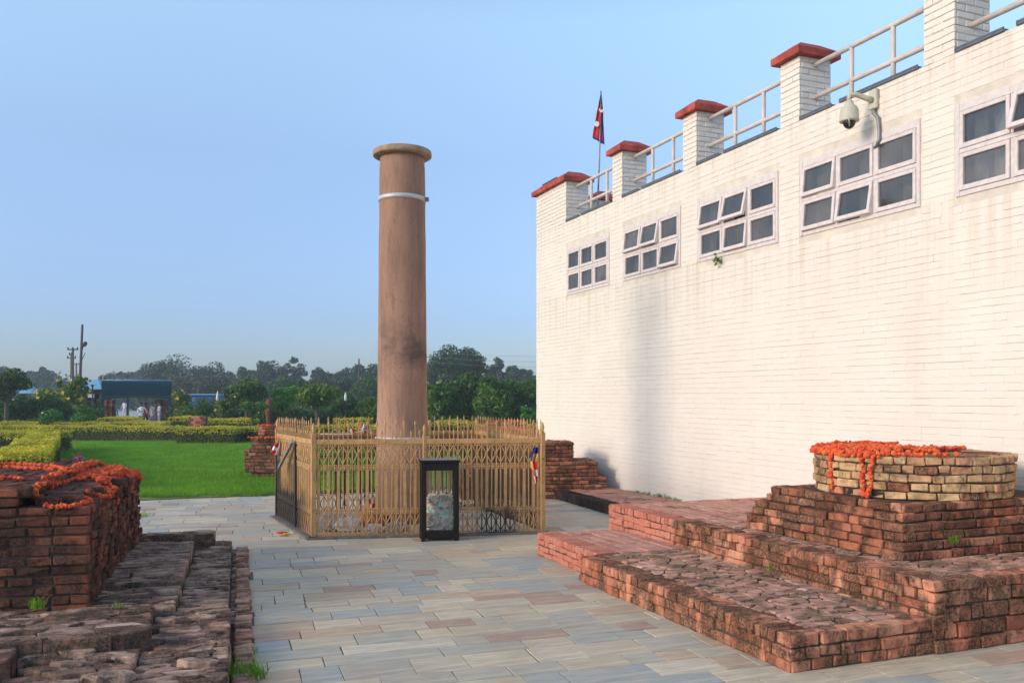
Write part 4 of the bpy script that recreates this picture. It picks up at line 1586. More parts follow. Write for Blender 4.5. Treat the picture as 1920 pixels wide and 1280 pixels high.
st = MB()
a0 = at(549, 11.75, H-(826-HOR)*11.75/FPX); a1 = at(522, 12.2, H-(878-HOR)*12.2/FPX)
dirv = (a1-a0); MT = Matrix.Translation(a0) @ dirv.to_track_quat('X', 'Z').to_matrix().to_4x4()
st.box((0, -.006, -.038), (dirv.length, .006, .038), M['grey_metal'], MT, ch=.003)
st.box((0, .006, -.038), (dirv.length, .03, -.030), M['grey_metal'], MT)
tag(st.build('steel_angle'), 'grey steel angle bar leaning across the gate side of the iron fence', 'bar')

# ------------------------------------------------------------------ donation box and banknotes
BXO = (2.92, 10.34); BXR = R(-11.3); BW, BD, BH = .46, .30, .985
box = thing('donation_box', 'black framed glass donation box standing in front of the iron fence', 'box', (BXO[0], BXO[1], 0), BXR)
BM = Matrix.Translation((BXO[0], BXO[1], 0)) @ Matrix.Rotation(BXR, 4, 'Z')
def dbox():
    bf = M['black_frame']; p = .052
    b = MB()
    for (x, y) in ((0, 0), (BW-p, 0), (0, BD-p), (BW-p, BD-p)):
        b.box((x, y, 0), (x+p, y+p, BH-.03), bf, BM, ch=.004)
    for y in (.003, BD-p+.003):
        b.box((p, y, .035), (BW-p, y+p-.008, .125), bf, BM, ch=.004)
        b.box((p, y, BH-.125), (BW-p, y+p-.008, BH-.032), bf, BM, ch=.004)
    for x in (.003, BW-p+.003):
        b.box((x, p, .035), (x+p-.008, BD-p, .125), bf, BM, ch=.004)
        b.box((x, p, BH-.125), (x+p-.008, BD-p, BH-.032), bf, BM, ch=.004)
    b.box((p, p, .10), (BW-p, BD-p, .122), bf, BM)
    b.build('frame', None, box)
    b = MB(); b.box((-.012, -.012, BH-.03), (BW+.012, BD+.012, BH), bf, BM, ch=.004)
    b.box((.0, .0, BH), (BW, BD, BH+.006), M['grey_metal'], BM, ch=.002)
    b.build('lid', None, box)
    for k, (lo, hi) in enumerate((((p, .026, .125), (BW-p, .031, BH-.125)), ((p, BD-.031, .125), (BW-p, BD-.026, BH-.125)),
                   ((.026, p, .125), (.031, BD-p, BH-.125)), ((BW-.031, p, .125), (BW-.026, BD-p, BH-.125)))):
        g = MB(); g.box(lo, hi, M['clear'], BM); g.build('pane', None, box)
    b = MB()
    for x in (p, BW-p-.014):
        b.box((x, .033, .126), (x+.014, .045, BH-.126), M['black_frame'], BM)
    b.build('glazing_bead', None, box)
dbox()
def notes():
    rg = np.random.default_rng(71)
    cols = [(.95, .76, .60), (.96, .86, .70), (.66, .88, .72), (.95, .68, .56), (.80, .82, .86), (.97, .90, .76), (.72, .80, .62), (.94, .70, .66)]
    mats = []
    for i, c in enumerate(cols):
        t = NT('banknote_paper', .8, .2)
        k = t.mix(t.rng(t.noise(22, 3), .42, .58), tuple(x*.84 for x in c), tuple(min(1, x*1.05) for x in c))
        mats.append(t.out(k))
    meshes = []
    for k in range(14):
        b = MB(); n = 5; vs = []; fs = []
        ph = rg.uniform(0, 6.28); am = rg.uniform(.008, .026)
        for i in range(n+1):
            for j in range(3):
                x = -.062+.124*i/n; y = -.031+.062*j/2
                z = am*math.sin(ph+i*rg.uniform(1.0, 1.5)) + .008*math.sin(j*1.7+ph)
                vs.append((x*.92, y, z))
        for i in range(n):
            for j in range(2):
                a = i*3+j
                fs.append((a, a+3, a+4, a+1))
        m = mats[k % len(mats)]
        b.add(vs, fs, m); me = b.mesh('banknote'); meshes.append(me)
    fill = MB()
    for k in range(190):
        x = rg.uniform(.085, BW-.085); y = rg.uniform(.09, BD-.095)
        hmax = .49+.04*math.cos((x-.22)*9)
        z = .135 + (hmax-.135)*rg.random()
        if k < 40: z = hmax-.012*rg.random()
        o = link_mesh('banknote', meshes[k % 14])
        tag(o, 'crumpled banknote in the heap inside the glass donation box', 'banknote', 'banknotes heaped in the donation box')
        e = Vector((rg.normal(0, .5), rg.normal(0, .5), rg.uniform(0, 6.28)))
        if k >= 70: e = Matrix.Rotation(BXR, 3, 'Z') @ Matrix.Rotation(PI/2+rg.normal(0, .55), 3, 'X') @ Matrix.Rotation(rg.normal(0, .45), 3, 'Y') @ Matrix.Rotation(rg.uniform(0, 6.28), 3, 'Z'); e = e.to_euler()
        o.location = BM @ Vector((x, y, z)); o.rotation_euler = e
    core = MB()
    core.box((.11, .13, .124), (BW-.11, BD-.10, .40), mats[0], BM, ch=.05)
    o = core.build('banknote_pile'); tag(o, 'packed mass of old banknotes filling the lower half of the donation box', 'banknotes', None, 'stuff')
notes()

# ------------------------------------------------------------------ offerings and cloths at the fence
def blob(name, c, r, m, label, cat, seed, sq=(1, 1, .7), group=None, rough=.25):
    rg = np.random.default_rng(seed)
    b = MB(); n = 14; prof = []
    vs = []; fs = []
    K = 8
    for i in range(K+1):
        th = PI*i/K
        for k in range(n):
            a = 2*PI*k/n
            rr = r*(1+rg.normal(0, rough*.5)*math.sin(th)+rough*.5*math.sin(3*a+seed)*math.sin(th))
            vs.append((c[0]+sq[0]*rr*math.sin(th)*math.cos(a), c[1]+sq[1]*rr*math.sin(th)*math.sin(a), max(.0, c[2]+sq[2]*rr*math.cos(th))))
    for i in range(K):
        for k in range(n):
            fs.append((i*n+k, (i+1)*n+k, (i+1)*n+(k+1) % n, i*n+(k+1) % n))
    b.add(vs, fs, m)
    return tag(b.build(name), label, cat, group)
M['plastic'] = mat_plain('white_plastic_sheet', (.55, .57, .62), .35, .15, 12)
M['bag_grey'] = mat_plain('grey_plastic', (.36, .36, .37), .4, .2, 10)
blob('plastic_bag', at(620, 11.55, .10), .17, M['bag_grey'], 'large crumpled grey plastic bag inside the fence at its left corner', 'bag', 3, (1.5, .8, .9))
blob('plastic_bag', at(655, 11.5, .09), .13, M['plastic'], 'pale bluish plastic bag inside the fence beside the orange cloth bundle', 'bag', 4, (1.4, .9, .8))
blob('plastic_bag', at(702, 11.35, .06), .085, M['plastic'], 'small bright white plastic bag inside the fence in front of the orange bundle', 'bag', 8, (1.5, .9, .8))
blob('plastic_bag', at(742, 11.4, .07), .11, M['bag_grey'], 'dull grey rubbish bag inside the fence below the pillar', 'bag', 9, (1.6, .9, .7))
def bundle():
    c = at(690, 11.75, .0)
    b = MB(); n = 20; vs = []; fs = []
    prof = [(.19, 0), (.18, .06), (.14, .15), (.095, .24), (.05, .31), (.045, .34)]
    for r, z in prof:
        for k in range(n):
            a = 2*PI*k/n
            rr = r*(1+.14*math.sin(5*a+z*9)+.08*math.sin(9*a))
            vs.append((c.x+rr*math.cos(a), c.y+rr*math.sin(a), z))
    for i in range(len(prof)-1):
        for k in range(n): fs.append((i*n+k, i*n+(k+1) % n, i*n+n+(k+1) % n, i*n+n+k))
    fs.append(tuple(range(len(vs)-n, len(vs))))
    b.add(vs, fs, M['cloth_orange'], smooth=True)
    tag(b.build('cloth_bundle'), 'orange cloth gathered to a cone on the ground inside the fence', 'cloth')
bundle()
M['pot'] = mat_plain('dark_red_clay', (.16, .045, .035), .8, .2, 10)
pt = MB(); pc = at(721, 11.6, 0)
pt.lathe([(.05, 0), (.10, .05), (.11, .10), (.08, .15), (.055, .17), (.065, .19)], 18, M['pot'], Matrix.Translation(pc))
tag(pt.build('round_vessel'), 'dark red rounded vessel on the ground beside the orange cloth bundle', 'vessel')

def cloth(name, pts_l, pts_r, d, stripes, label, cat='cloth', fold=.03):
    """a hanging cloth between a left and a right edge of photo pixels at depth d; stripes give the material of each band"""
    b = MB(); n = 6
    rows = len(pts_l)
    vs = []
    for j in range(rows):
        for i in range(n+1):
            t = i/n
            px = pts_l[j][0]*(1-t)+pts_r[j][0]*t; py = pts_l[j][1]*(1-t)+pts_r[j][1]*t
            q = at(px, d, H-(py-HOR)*d/FPX)+Vector((SA, CA, 0))*fold*math.sin(i*1.8+j*.6)
            vs.append(tuple(q))
    for j in range(rows-1):
        for i in range(n):
            b.add([vs[j*(n+1)+i], vs[(j+1)*(n+1)+i], vs[(j+1)*(n+1)+i+1], vs[j*(n+1)+i+1]], [(0, 1, 2, 3)], stripes(j, i))
    o = tag(b.build(name), label, cat)
    s = o.modifiers.new('thick', 'SOLIDIFY'); s.thickness = .004
    return o
fr, fw, fb, fy = M['flag_red'], M['flag_white'], M['flag_blue'], M['flag_yellow']
cloth('prayer_flag', [(521, 822), (516, 829), (512, 836), (509, 842), (506, 847)], [(524, 826), (525, 833), (524, 840), (522, 847), (520, 853)], 12.6,
      lambda j, i: [fy, fr, fw, fr][j] if i < 5 else fw, 'red and white striped prayer flag tied to the left corner of the fence', 'flag')
cloth('prayer_flag', [(1001, 838), (997, 850), (994, 864), (997, 880), (1001, 892), (1004, 905)], [(1009, 838), (1009, 850), (1006, 864), (1008, 880), (1009, 892), (1007, 908)], 11.15,
      lambda j, i: [fb, fy, fr, fw, fr][j] if i > 1 else [fb, fb, fy, fr, fw][j], 'limp blue, yellow and red prayer flag hanging on the right end of the fence', 'flag')
cloth('prayer_flag', [(678, 795), (676, 802), (680, 810)], [(692, 797), (692, 805), (688, 811)], 13.15,
      lambda j, i: [fr, fw, fb, fw, fr, fb][(i+j) % 6], 'small bunched red, white and blue flag on the rear spikes left of the pillar', 'flag')
cloth('cloth_rag', [(657, 803), (656, 808), (658, 812)], [(665, 804), (666, 809), (664, 812)], 13.15,
      lambda j, i: fr if i > 1 else fw, 'tiny red and white rag on the rear spikes of the fence', 'cloth')
cloth('prayer_flag', [(693, 936), (692, 945), (690, 952)], [(706, 934), (708, 943), (707, 951)], 11.7,
      lambda j, i: [fr, fw, fr][(i//2+j) % 3], 'red and white flag stuck in the orange cloth bundle', 'flag')
cloth('cloth_rag', [(561, 912), (561, 928)], [(565, 914), (565, 929)], 11.62, lambda j, i: fr, 'narrow red strip of cloth on the gate side of the fence', 'cloth', .004)
pc2 = MB()
a0 = gp(600, 812, 1.18)
pc2.tube([at(592, 13.1, 1.21), at(630, 13.14, 1.20), at(660, 13.15, 1.21), at(684, 13.15, 1.27), at(700, 13.15, 1.20)], .006, 5, M['flag_white'])
tag(pc2.build('cord'), 'thin white cord strung along the rear spikes of the fence', 'cord')
for k, (px, py, r) in enumerate(((528, 998, .05), (537, 1000, .04), (533, 1003, .04), (545, 999, .035))):
    blob('flower_offering', gp(px, py, .01), r, [M['flag_red'], M['flag_yellow'], M['cloth_orange'], M['flag_white']][k], ['scrap of red petals', 'scrap of yellow petals', 'scrap of orange petals', 'scrap of white petals'][k]+' on the paving beside the sooty side of the fence', 'petals', 20+k, (1.3, 1, .3))

# ================================================================== marigold garlands
def mat_marigold():
    t = NT('marigold', .8, .15)
    c = t.ramp(t.rnd(), [(0, (.80, .11, .04)), (.3, (.92, .17, .055)), (.6, (.72, .085, .04)), (.85, (.95, .24, .07)), (1, (.42, .07, .035))])
    c = t.mix(t.rng(t.noise(160, 2), .35, .6), t.mix(1.0, c, (.6, .5, .5), 'MULTIPLY'), c)
    return t.out(c)
M['marigold'] = mat_marigold()
def ico(sub=1):
    import bmesh
    bm = bmesh.new()
    bmesh.ops.create_icosphere(bm, subdivisions=sub, radius=1)
    bm.verts.ensure_lookup_table()
    v = np.array([tuple(p.co) for p in bm.verts]); f = [tuple(q.index for q in p.verts) for p in bm.faces]
    bm.free()
    return v, f
ICO_V, ICO_F = ico(2)
FL = []
for k in range(5):
    rg0 = np.random.default_rng(80+k)
    v = ICO_V*(.0195*(1+rg0.uniform(-.24, .24, (len(ICO_V), 1))))
    v[:, 2] *= .85
    FL.append(v)
FLM = []
for v in FL:
    me = bpy.data.meshes.new('marigold'); me.from_pydata(v.tolist(), [], ICO_F); me.materials.append(M['marigold']); FLM.append(me)
def resample(pts, step):
    out = [Vector(pts[0])]; acc = 0
    for a, b in zip(pts, pts[1:]):
        a = Vector(a); b = Vector(b); L = (b-a).length
        t = step-acc
        while t <= L:
            out.append(a.lerp(b, t/L)); t += step
        acc = (acc+L) % step if L > 0 else acc
    return out
def smooth_px(pts, n=6):
    out = []
    P = [pts[0]]+list(pts)+[pts[-1]]
    for i in range(1, len(P)-2):
        p0, p1, p2, p3 = [np.array(q, float) for q in P[i-1:i+3]]
        for k in range(n):
            t = k/n
            out.append(tuple(.5*((2*p1)+(-p0+p2)*t+(2*p0-5*p1+4*p2-p3)*t*t+(-p0+3*p1-3*p2+p3)*t**3)))
    out.append(tuple(pts[-1]))
    return out
def march(px, py, solid, d0, d1):
    d = d0
    while d < d1:
        z = H-(py-HOR)*d/FPX
        q = at(px, d, z)
        if solid(q.x, q.y, z): return at(px, d-.022, z+.004)
        d += .012
    return None
def solid_plinth(x, y, z):
    u, v = pl_inv(x, y)
    return z < plinth_top(u, v)
def solid_drum(x, y, z):
    r = math.hypot(x-DC[0], y-DC[1])
    if r < DR+.004 and z < DZ1: return True
    return z < DZ0 and x > 5.4 and y > 5.28
def garland(label, pts, as_parts, group, solid=None, d0=5.5, d1=13, wob=.008, seed=0, scale=1.0):
    rg = np.random.default_rng(seed)
    if solid is not None:
        w = []
        for px, py in smooth_px(pts):
            q = march(px, py, solid, d0, d1)
            if q is not None and (not w or (q-w[-1]).length < .5): w.append(q)
    else:
        w = [Vector(p) for p in pts]
    if len(w) < 2: return None
    fl = resample(w, .0285*scale)
    c = sum(fl, Vector())/len(fl)
    t = thing('marigold_garland', label, 'garland', tuple(c), 0, group)
    s = MB(); s.tube(fl if len(fl) > 1 else w, .004, 4, M['leaf_olive']); s.build('string', None, t)
    big = MB()
    for k, p in enumerate(fl):
        q = p+Vector((rg.normal(0, wob), rg.normal(0, wob), abs(rg.normal(0, wob*.7))))
        Mx = Matrix.Translation(q) @ Matrix.Rotation(rg.uniform(0, 6.28), 4, 'Z') @ Matrix.Rotation(rg.uniform(0, 6.28), 4, 'X') @ Matrix.Diagonal((*([rg.uniform(.85, 1.2)*scale]*3), 1))
        i = int(rg.integers(5))
        if as_parts and k < 300:
            o = link_mesh('flower', FLM[i], t); o.matrix_basis = Mx
        else:
            big.add((FL[i] @ np.array(Mx.to_3x3()).T + np.array(Mx.translation)).tolist(), ICO_F, M['marigold'])
    if big.v: big.build('flowers', None, t, 'stuff')
    return t
GL = 'garlands draped on the square plinth'
garland('long straight orange garland along the back of the square plinth, at the photo edge', [(-25, 871), (30, 870), (80, 873), (112, 877), (121, 884)], True, GL, solid_plinth, seed=1)
garland('second layer of orange garland lying against the long straight one on the square plinth', [(-25, 877), (20, 876), (70, 879), (100, 880)], True, GL, solid_plinth, seed=11)
garland('short orange garland end on the front step of the square plinth at the photo edge', [(-20, 903), (10, 898), (25, 897), (44, 899)], True, GL, solid_plinth, seed=2, wob=.012)
garland('orange garland forming a hanging loop over the front corner bricks of the square plinth', [(100, 906), (82, 908), (68, 914), (66, 925), (76, 940), (92, 950), (115, 950), (137, 948), (158, 944), (166, 940), (160, 934), (148, 934)], True, GL, solid_plinth, seed=3)
garland('orange garland curling back from the loop across the middle of the square plinth', [(84, 898), (100, 893), (112, 888), (140, 884), (160, 888), (150, 896), (128, 902), (106, 908), (92, 915)], True, GL, solid_plinth, seed=4, wob=.012)
garland('orange garland ending in a short coil beside the hanging loop', [(180, 914), (196, 916), (206, 924), (203, 932), (185, 931), (168, 926), (160, 922)], True, GL, solid_plinth, seed=5)
garland('orange garland strand hanging furthest down the near part of the plinth right face', [(184, 900), (200, 908), (212, 917), (216, 928), (217, 940), (218, 950)], True, GL, solid_plinth, seed=6, wob=.010)
garland('orange garland hanging in a long tail down the far part of the plinth right face', [(236, 880), (246, 890), (248, 905), (249, 920), (249, 938)], True, GL, solid_plinth, seed=7, wob=.010)
garland('orange garland bunched over the far right top edge of the square plinth', [(240, 870), (252, 876), (258, 884), (261, 896), (262, 910)], True, GL, solid_plinth, seed=8, wob=.012)
rg = np.random.default_rng(90)
for k in range(11):
    x0, y0 = 118+rg.uniform(0, 60), 878+rg.uniform(-2, 22)
    p = [(x0, y0)]
    for j in range(5):
        p.append((min(258, p[-1][0]+rg.uniform(12, 26)), min(912, max(868, p[-1][1]+rg.uniform(-9, 8)))))
    garland('orange garland tangled in the pile on the right half of the square plinth', p, True, GL, solid_plinth, seed=100+k, wob=.012)
GR = 'garlands heaped on the round stupa'
garland('leftmost orange garland hanging down the ochre bricks of the round stupa', [(1558, 850), (1559, 865), (1558, 890), (1560, 905), (1558, 919)], True, 'garlands hanging on the round stupa', solid_drum, 4.5, 12, .007, seed=21)
garland('middle of the three orange garlands hanging on the round stupa', [(1612, 855), (1616, 880), (1617, 905), (1619, 925), (1622, 931)], True, 'garlands hanging on the round stupa', solid_drum, 4.5, 12, .006, seed=22)
garland('rightmost of the three orange garlands hanging on the round stupa', [(1636, 858), (1633, 880), (1633, 905), (1630, 925), (1626, 930)], True, 'garlands hanging on the round stupa', solid_drum, 4.5, 12, .006, seed=23)
for k in range(30):
    # strands lying across the left part of the drum top, one over another
    for tries in range(50):
        a0 = rg.uniform(1.6, 4.6); r0 = rg.uniform(.25, .78)
        pts = []
        a = a0; rr = r0
        x, y = DC[0]+rr*math.cos(a), DC[1]+rr*math.sin(a)
        hd = rg.uniform(0, 6.28)
        for j in range(34):
            hd += rg.normal(0, .28)
            x += .028*math.cos(hd); y += .028*math.sin(hd)
            r = math.hypot(x-DC[0], y-DC[1])
            if r > DR-.01:
                hd = math.atan2(DC[1]-y, DC[0]-x)+rg.normal(0, .9)
                x = DC[0]+(x-DC[0])*(DR-.015)/r; y = DC[1]+(y-DC[1])*(DR-.015)/r
            if proj(x, y, DZ1)[0] > 1812: hd = math.atan2(-CA*0+.3, -1)+rg.normal(0, .5); x -= .03
            if proj(x, y, DZ1)[0] > 1690 and (x-DC[0])*SA+(y-DC[1])*CA < -.25: y += .03; x += .01
            pts.append((x, y, DZ1+.014+.011*(k // 9)+rg.uniform(0, .006)))
        break
    garland('orange marigold garland in the heap on top of the round stupa', pts, False, GR, None, seed=200+k, wob=.008, scale=.88)
def stump_garland(label, org, rot, u0, u1, v, z, seed):
    c, s = math.cos(rot), math.sin(rot)
    pts = [(org[0]+u*c-v*s, org[1]+u*s+v*c, z+.01) for u in np.linspace(u0, u1, 12)]
    garland(label, pts, False, 'garlands on the ruins behind the fence', None, seed=seed, wob=.014, scale=1.3)
_o = at(463, 18.9); _q = at(884, 27.0)
stump_garland('red-orange garland on the topmost edge of the brick stump on the lawn', _o, R(-21), .22, .95, .15, 1.135, 401)
stump_garland('red-orange garland on the lower step of the brick stump on the lawn', _o, R(-21), .02, .6, .04, .87, 402)
stump_garland('red-orange garland along the middle step of the red ruin right of the pillar', _q, R(-21), .15, 2.1, .2, .81, 403)
stump_garland('red-orange garland on the top of the red ruin right of the pillar', _q, R(-21), .5, 1.6, .4, 1.01, 404)
# strand along the rim on the left and front
pts = [(DC[0]+(DR-.005)*math.cos(a), DC[1]+(DR-.005)*math.sin(a), DZ1+.012) for a in np.linspace(1.5, 4.35, 60)]
garland('orange garland following the left rim of the round stupa top', pts, False, GR, None, seed=300, wob=.012)
pts = [(DC[0]+(DR+.008)*math.cos(a), DC[1]+(DR+.008)*math.sin(a), DZ1-.012) for a in np.linspace(2.2, 3.6, 40)]
garland('orange garland slipped just below the left rim of the round stupa top', pts, False, GR, None, seed=301, wob=.010)

# ================================================================== vegetation
def quads_mesh(name, V, mats, mi=None):
    """V: (4n, 3) corners of n leaf faces"""
    n = len(V)//4
    me = bpy.data.meshes.new(name)
    me.vertices.add(4*n); me.vertices.foreach_set('co', V.astype(np.float32).ravel())
    me.loops.add(4*n); me.loops.foreach_set('vertex_index', np.arange(4*n, dtype=np.int32))
    me.polygons.add(n); me.polygons.foreach_set('loop_start', np.arange(0, 4*n, 4, dtype=np.int32))
    for m in mats: me.materials.append(m)
    if mi is not None: me.polygons.foreach_set('material_index', mi.astype(np.int32))
    me.update(calc_edges=True)
    me.validate()
    return me
def leaf_quads(C, size, rg, aspect=.55, up=.0, out=None, sizevar=.35):
    n = len(C)
    a = rg.normal(0, 1, (n, 3))
    if out is not None: a = a*.75 + out
    a[:, 2] += up
    a /= np.linalg.norm(a, axis=1, keepdims=True)+1e-9       # leaf normal
    t = rg.normal(0, 1, (n, 3)); t -= (t*a).sum(1, keepdims=True)*a
    t /= np.linalg.norm(t, axis=1, keepdims=True)+1e-9
    b = np.cross(a, t)
    s = size*(1+rg.uniform(-sizevar, sizevar, (n, 1)))
    t = t*s*.5; b = b*s*.5*aspect
    V = np.empty((n, 4, 3))
    V[:, 0] = C-t; V[:, 1] = C-b+t*.1; V[:, 2] = C+t; V[:, 3] = C+b+t*.1
    return V.reshape(-1, 3)
def clump_points(clumps, n, rg, shell=.75):
    """points in a list of (centre, radii) clumps, denser towards their outside"""
    w = np.array([r[0]*r[1]+r[0]*r[2] for c, r in clumps]); w = w/w.sum()
    k = rg.choice(len(clumps), n, p=w)
    d = rg.normal(0, 1, (n, 3)); d /= np.linalg.norm(d, axis=1, keepdims=True)
    rad = shell+(1-shell)*rg.random((n, 1))**.6
    rad = np.where(rg.random((n, 1)) < .25, rg.random((n, 1))**.5, rad)
    C = np.array([c for c, r in clumps]); Rr = np.array([r for c, r in clumps])
    return C[k]+d*rad*Rr[k]*(1+rg.normal(0, .06, (n, 1))), d
def crown_clumps(rx, ry, z0, z1, n, rg, cr=.42, flat=.8, style='round'):
    out = []
    zc = (z0+z1)/2; rz = (z1-z0)/2
    for i in range(n):
        d = rg.normal(0, 1, 3); d /= np.linalg.norm(d)
        k = rg.uniform(.35, .8)
        p = np.array([d[0]*rx*k, d[1]*ry*k, zc+d[2]*rz*k])
        if style == 'dome' and p[2] < zc-.2*rz: p[2] = zc-.2*rz+rg.uniform(0, .3)*rz
        if style == 'tall': p[:2] *= .8
        r = min(rx, ry, rz*1.4)*cr*rg.uniform(.7, 1.25)
        p[2] = min(max(p[2], z0+r*flat*.8), z1-r*flat*.9)
        out.append((p, (r*1.05, r*1.05, r*flat)))
    return out
def tree_mesh_parts(rx, ry, z0, z1, seed, nleaf, leaf, mats, clumps=14, style='round', cr=.42, flat=.8, aspect=.55, shell=.7, up=.3, trunk=.12, limbs=5, gap=None, flowers=None, mixp=None):
    rg = np.random.default_rng(seed)
    cl = crown_clumps(rx, ry, z0, z1, clumps, rg, cr, flat, style)
    P, d = clump_points(cl, nleaf, rg, shell)
    mi = rg.choice(len(mats), nleaf, p=mixp)
    V = leaf_quads(P, leaf, rg, aspect, up, d*.9)
    if flowers:
        m2, nf, fs = flowers
        P2, d2 = clump_points(cl, nf, rg, .97)
        P2 = P2 + d2*leaf*.4
        k = 3
        P3 = np.repeat(P2, k, axis=0)+rg.normal(0, fs*.25, (nf*k, 3))
        V = np.concatenate([V, leaf_quads(P3, fs, rg, .9, .3, np.repeat(d2, k, axis=0))])
        mi = np.concatenate([mi, np.full(nf*k, len(mats))])
        mats = list(mats)+[m2]
    crown = quads_mesh('crown', V, mats, mi)
    b = MB()
    if trunk:
        zt = z0+(z1-z0)*.35
        lean = rg.normal(0, .03*z1, 2)
        pts = [(0, 0, -.3), (lean[0]*.3, lean[1]*.3, zt*.45), (lean[0], lean[1], zt), (lean[0]*1.1, lean[1]*1.1, zt+(z1-zt)*.5)]
        b.tube(pts, [trunk*1.25, trunk, trunk*.75, trunk*.3], 7, M['bark'])
        for i in range(limbs):
            c = cl[int(rg.integers(len(cl)))][0]
            s = np.array(pts[1])+(np.array(pts[2])-np.array(pts[1]))*rg.uniform(.3, 1)
            mid = s+(c-s)*.5+np.array([0, 0, .06*z1])
            b.tube([tuple(s), tuple(mid), tuple(c)], [trunk*.5, trunk*.35, trunk*.12], 5, M['bark'])
    return crown, (b.mesh('trunk') if b.v else None)
def place_tree(name, label, cat, crown, trunk, loc, rz=0, sc=(1, 1, 1), group=None):
    t = thing(name, label, cat, tuple(loc), rz, group)
    t.scale = sc
    o = link_mesh('crown' if cat == 'tree' else 'foliage', crown, t, raw=True)
    if trunk: link_mesh('trunk' if cat == 'tree' else 'stem', trunk, t, raw=True)
    return t
def zg(p): return ground_z(p.x, p.y)-.03
def tree_at(name, label, cat, px, d, top, width, seed, base_py=None, low=None, group=None, **kw):
    """tree whose crown spans width photo pixels round column px at depth d, with its top at row top"""
    p = at(px, d); g = zg(p)
    z1 = H+(HOR-top)*d/FPX-g
    rx = width*d/FPX/2
    z0 = (H+(HOR-low)*d/FPX-g) if low is not None else z1*.25
    z0 = max(0.02, z0)
    kw.setdefault('mats', [M['leaf_mid']])
    c, tr = tree_mesh_parts(rx, rx*kw.pop('deep', .9), z0, z1, seed, kw.pop('n', 2500), kw.pop('leaf', .16), kw.pop('mats'), **kw)
    return place_tree(name, label, cat, c, tr, (p.x, p.y, g), 0, (1, 1, 1), group)

LD, LMd, LB, LO, LF, LBr = M['leaf_dark'], M['leaf_mid'], M['leaf_bright'], M['leaf_olive'], M['leaf_far'], M['leaf_brown']
GN = 'garden trees and bushes beyond the hedges'
# near trees
tree_at('garden_tree', 'dark olive bushy tree at the left photo edge', 'tree', 12, 44, 690, 86, 101, low=762, mats=[LD, LO, LBr], n=5200, leaf=.17, mixp=[.5, .25, .25], group=GN)
tree_at('flowering_shrub', 'tall shrub covered in yellow flowers left of the pale blue kiosk roof', 'shrub', 136, 49, 699, 62, 102, low=772, mats=[LMd, LO], n=3800, leaf=.17, clumps=18, cr=.36, style='tall', flowers=(M['yellow_flower'], 30, .22), trunk=.05, group=GN)
for k, (px, top) in enumerate(((112, 704), (152, 696), (160, 698))):
    tree_at('flowering_shrub', ['slim shoot with yellow flowers at the left side of the tall yellow-flowered shrub', 'slim upright green shoot behind the tall yellow-flowered shrub', 'slim shoot with one yellow top nearest the kiosk roof'][k], 'shrub', px, 50, top, 12, 110+k, low=760, mats=[LMd], n=500, leaf=.16, clumps=6, cr=.6, style='tall', flowers=(M['yellow_flower'], 3, .25), trunk=.03, group=GN)
tree_at('flowering_shrub', 'orange-yellow flowering shrub behind the dark bushes at the left', 'shrub', 86, 55, 726, 52, 104, low=760, mats=[LO, LMd], n=1800, leaf=.16, flowers=(M['yellow_flower'], 60, .2), trunk=.04, group=GN)
tree_at('garden_shrub', 'dark rounded bush with white blossoms at the left photo edge behind the hedge', 'shrub', 40, 45.5, 734, 70, 105, low=795, mats=[LD], n=3600, leaf=.16, flowers=(M['white_flower'], 8, .14), trunk=.05, group=GN)
tree_at('garden_shrub', 'dark bush between the white-blossomed bush and the bright clipped ball bush', 'shrub', 100, 46, 741, 74, 106, low=795, mats=[LD], n=3200, leaf=.16, trunk=.05, group=GN)
tree_at('garden_shrub', 'very dark bush at the foot of the olive tree at the left photo edge', 'shrub', 4, 45, 746, 60, 117, low=795, mats=[LD], n=2600, leaf=.16, trunk=.05, group=GN)
tree_at('garden_shrub', 'low pale green plant bed shrub in front of the dark bushes at the left', 'shrub', 98, 42.5, 766, 58, 107, low=795, mats=[LB, LMd], n=2000, leaf=.13, flowers=(M['white_flower'], 16, .09), trunk=.03, group=GN)
tree_at('garden_shrub', 'bright green rounded bush in front of the kiosk', 'shrub', 157, 42.5, 759, 52, 108, low=795, mats=[LB, LMd], n=2600, leaf=.13, mixp=[.7, .3], flowers=(M['yellow_flower'], 5, .09), trunk=.03, group=GN)
tree_at('flowering_shrub', 'yellow flowering shrub just right of the teal canopy', 'shrub', 343, 53, 727, 44, 120, low=785, mats=[LMd, LO], n=2400, leaf=.16, flowers=(M['yellow_flower'], 28, .2), trunk=.05, group=GN)
tree_at('garden_shrub', 'dark bush below the blue shed right of the canopy', 'shrub', 388, 50, 747, 80, 121, low=800, mats=[LD, LMd], n=3200, leaf=.16, mixp=[.8, .2], trunk=.05, group=GN)
tree_at('garden_shrub', 'small mid green bush right behind the red brick block in the hedge', 'shrub', 352, 47, 762, 46, 122, low=800, mats=[LMd, LD], n=1800, leaf=.14, trunk=.04, group=GN)
tree_at('flowering_shrub', 'olive shrub with pale yellow flowers beside the blue shed', 'shrub', 418, 49, 742, 34, 123, low=790, mats=[LO, LMd], n=1600, leaf=.15, flowers=(M['yellow_flower'], 7, .16), trunk=.04, group=GN)
tree_at('garden_tree', 'round dense dark green garden tree right of the blue shed', 'tree', 460, 47, 709, 80, 124, low=764, mats=[LD, LO, LMd], mixp=[.55, .25, .2], n=6200, leaf=.17, clumps=20, flowers=(M['white_flower'], 7, .13), trunk=.10, group=GN)
tree_at('garden_tree', 'small pale green tree with bare forked stems in front of the round dark tree', 'tree', 474, 42, 753, 54, 125, low=772, mats=[LO, LB], n=900, leaf=.24, aspect=.32, clumps=12, cr=.5, style='dome', flowers=(M['white_flower'], 8, .09), trunk=.07, limbs=8, group=GN)
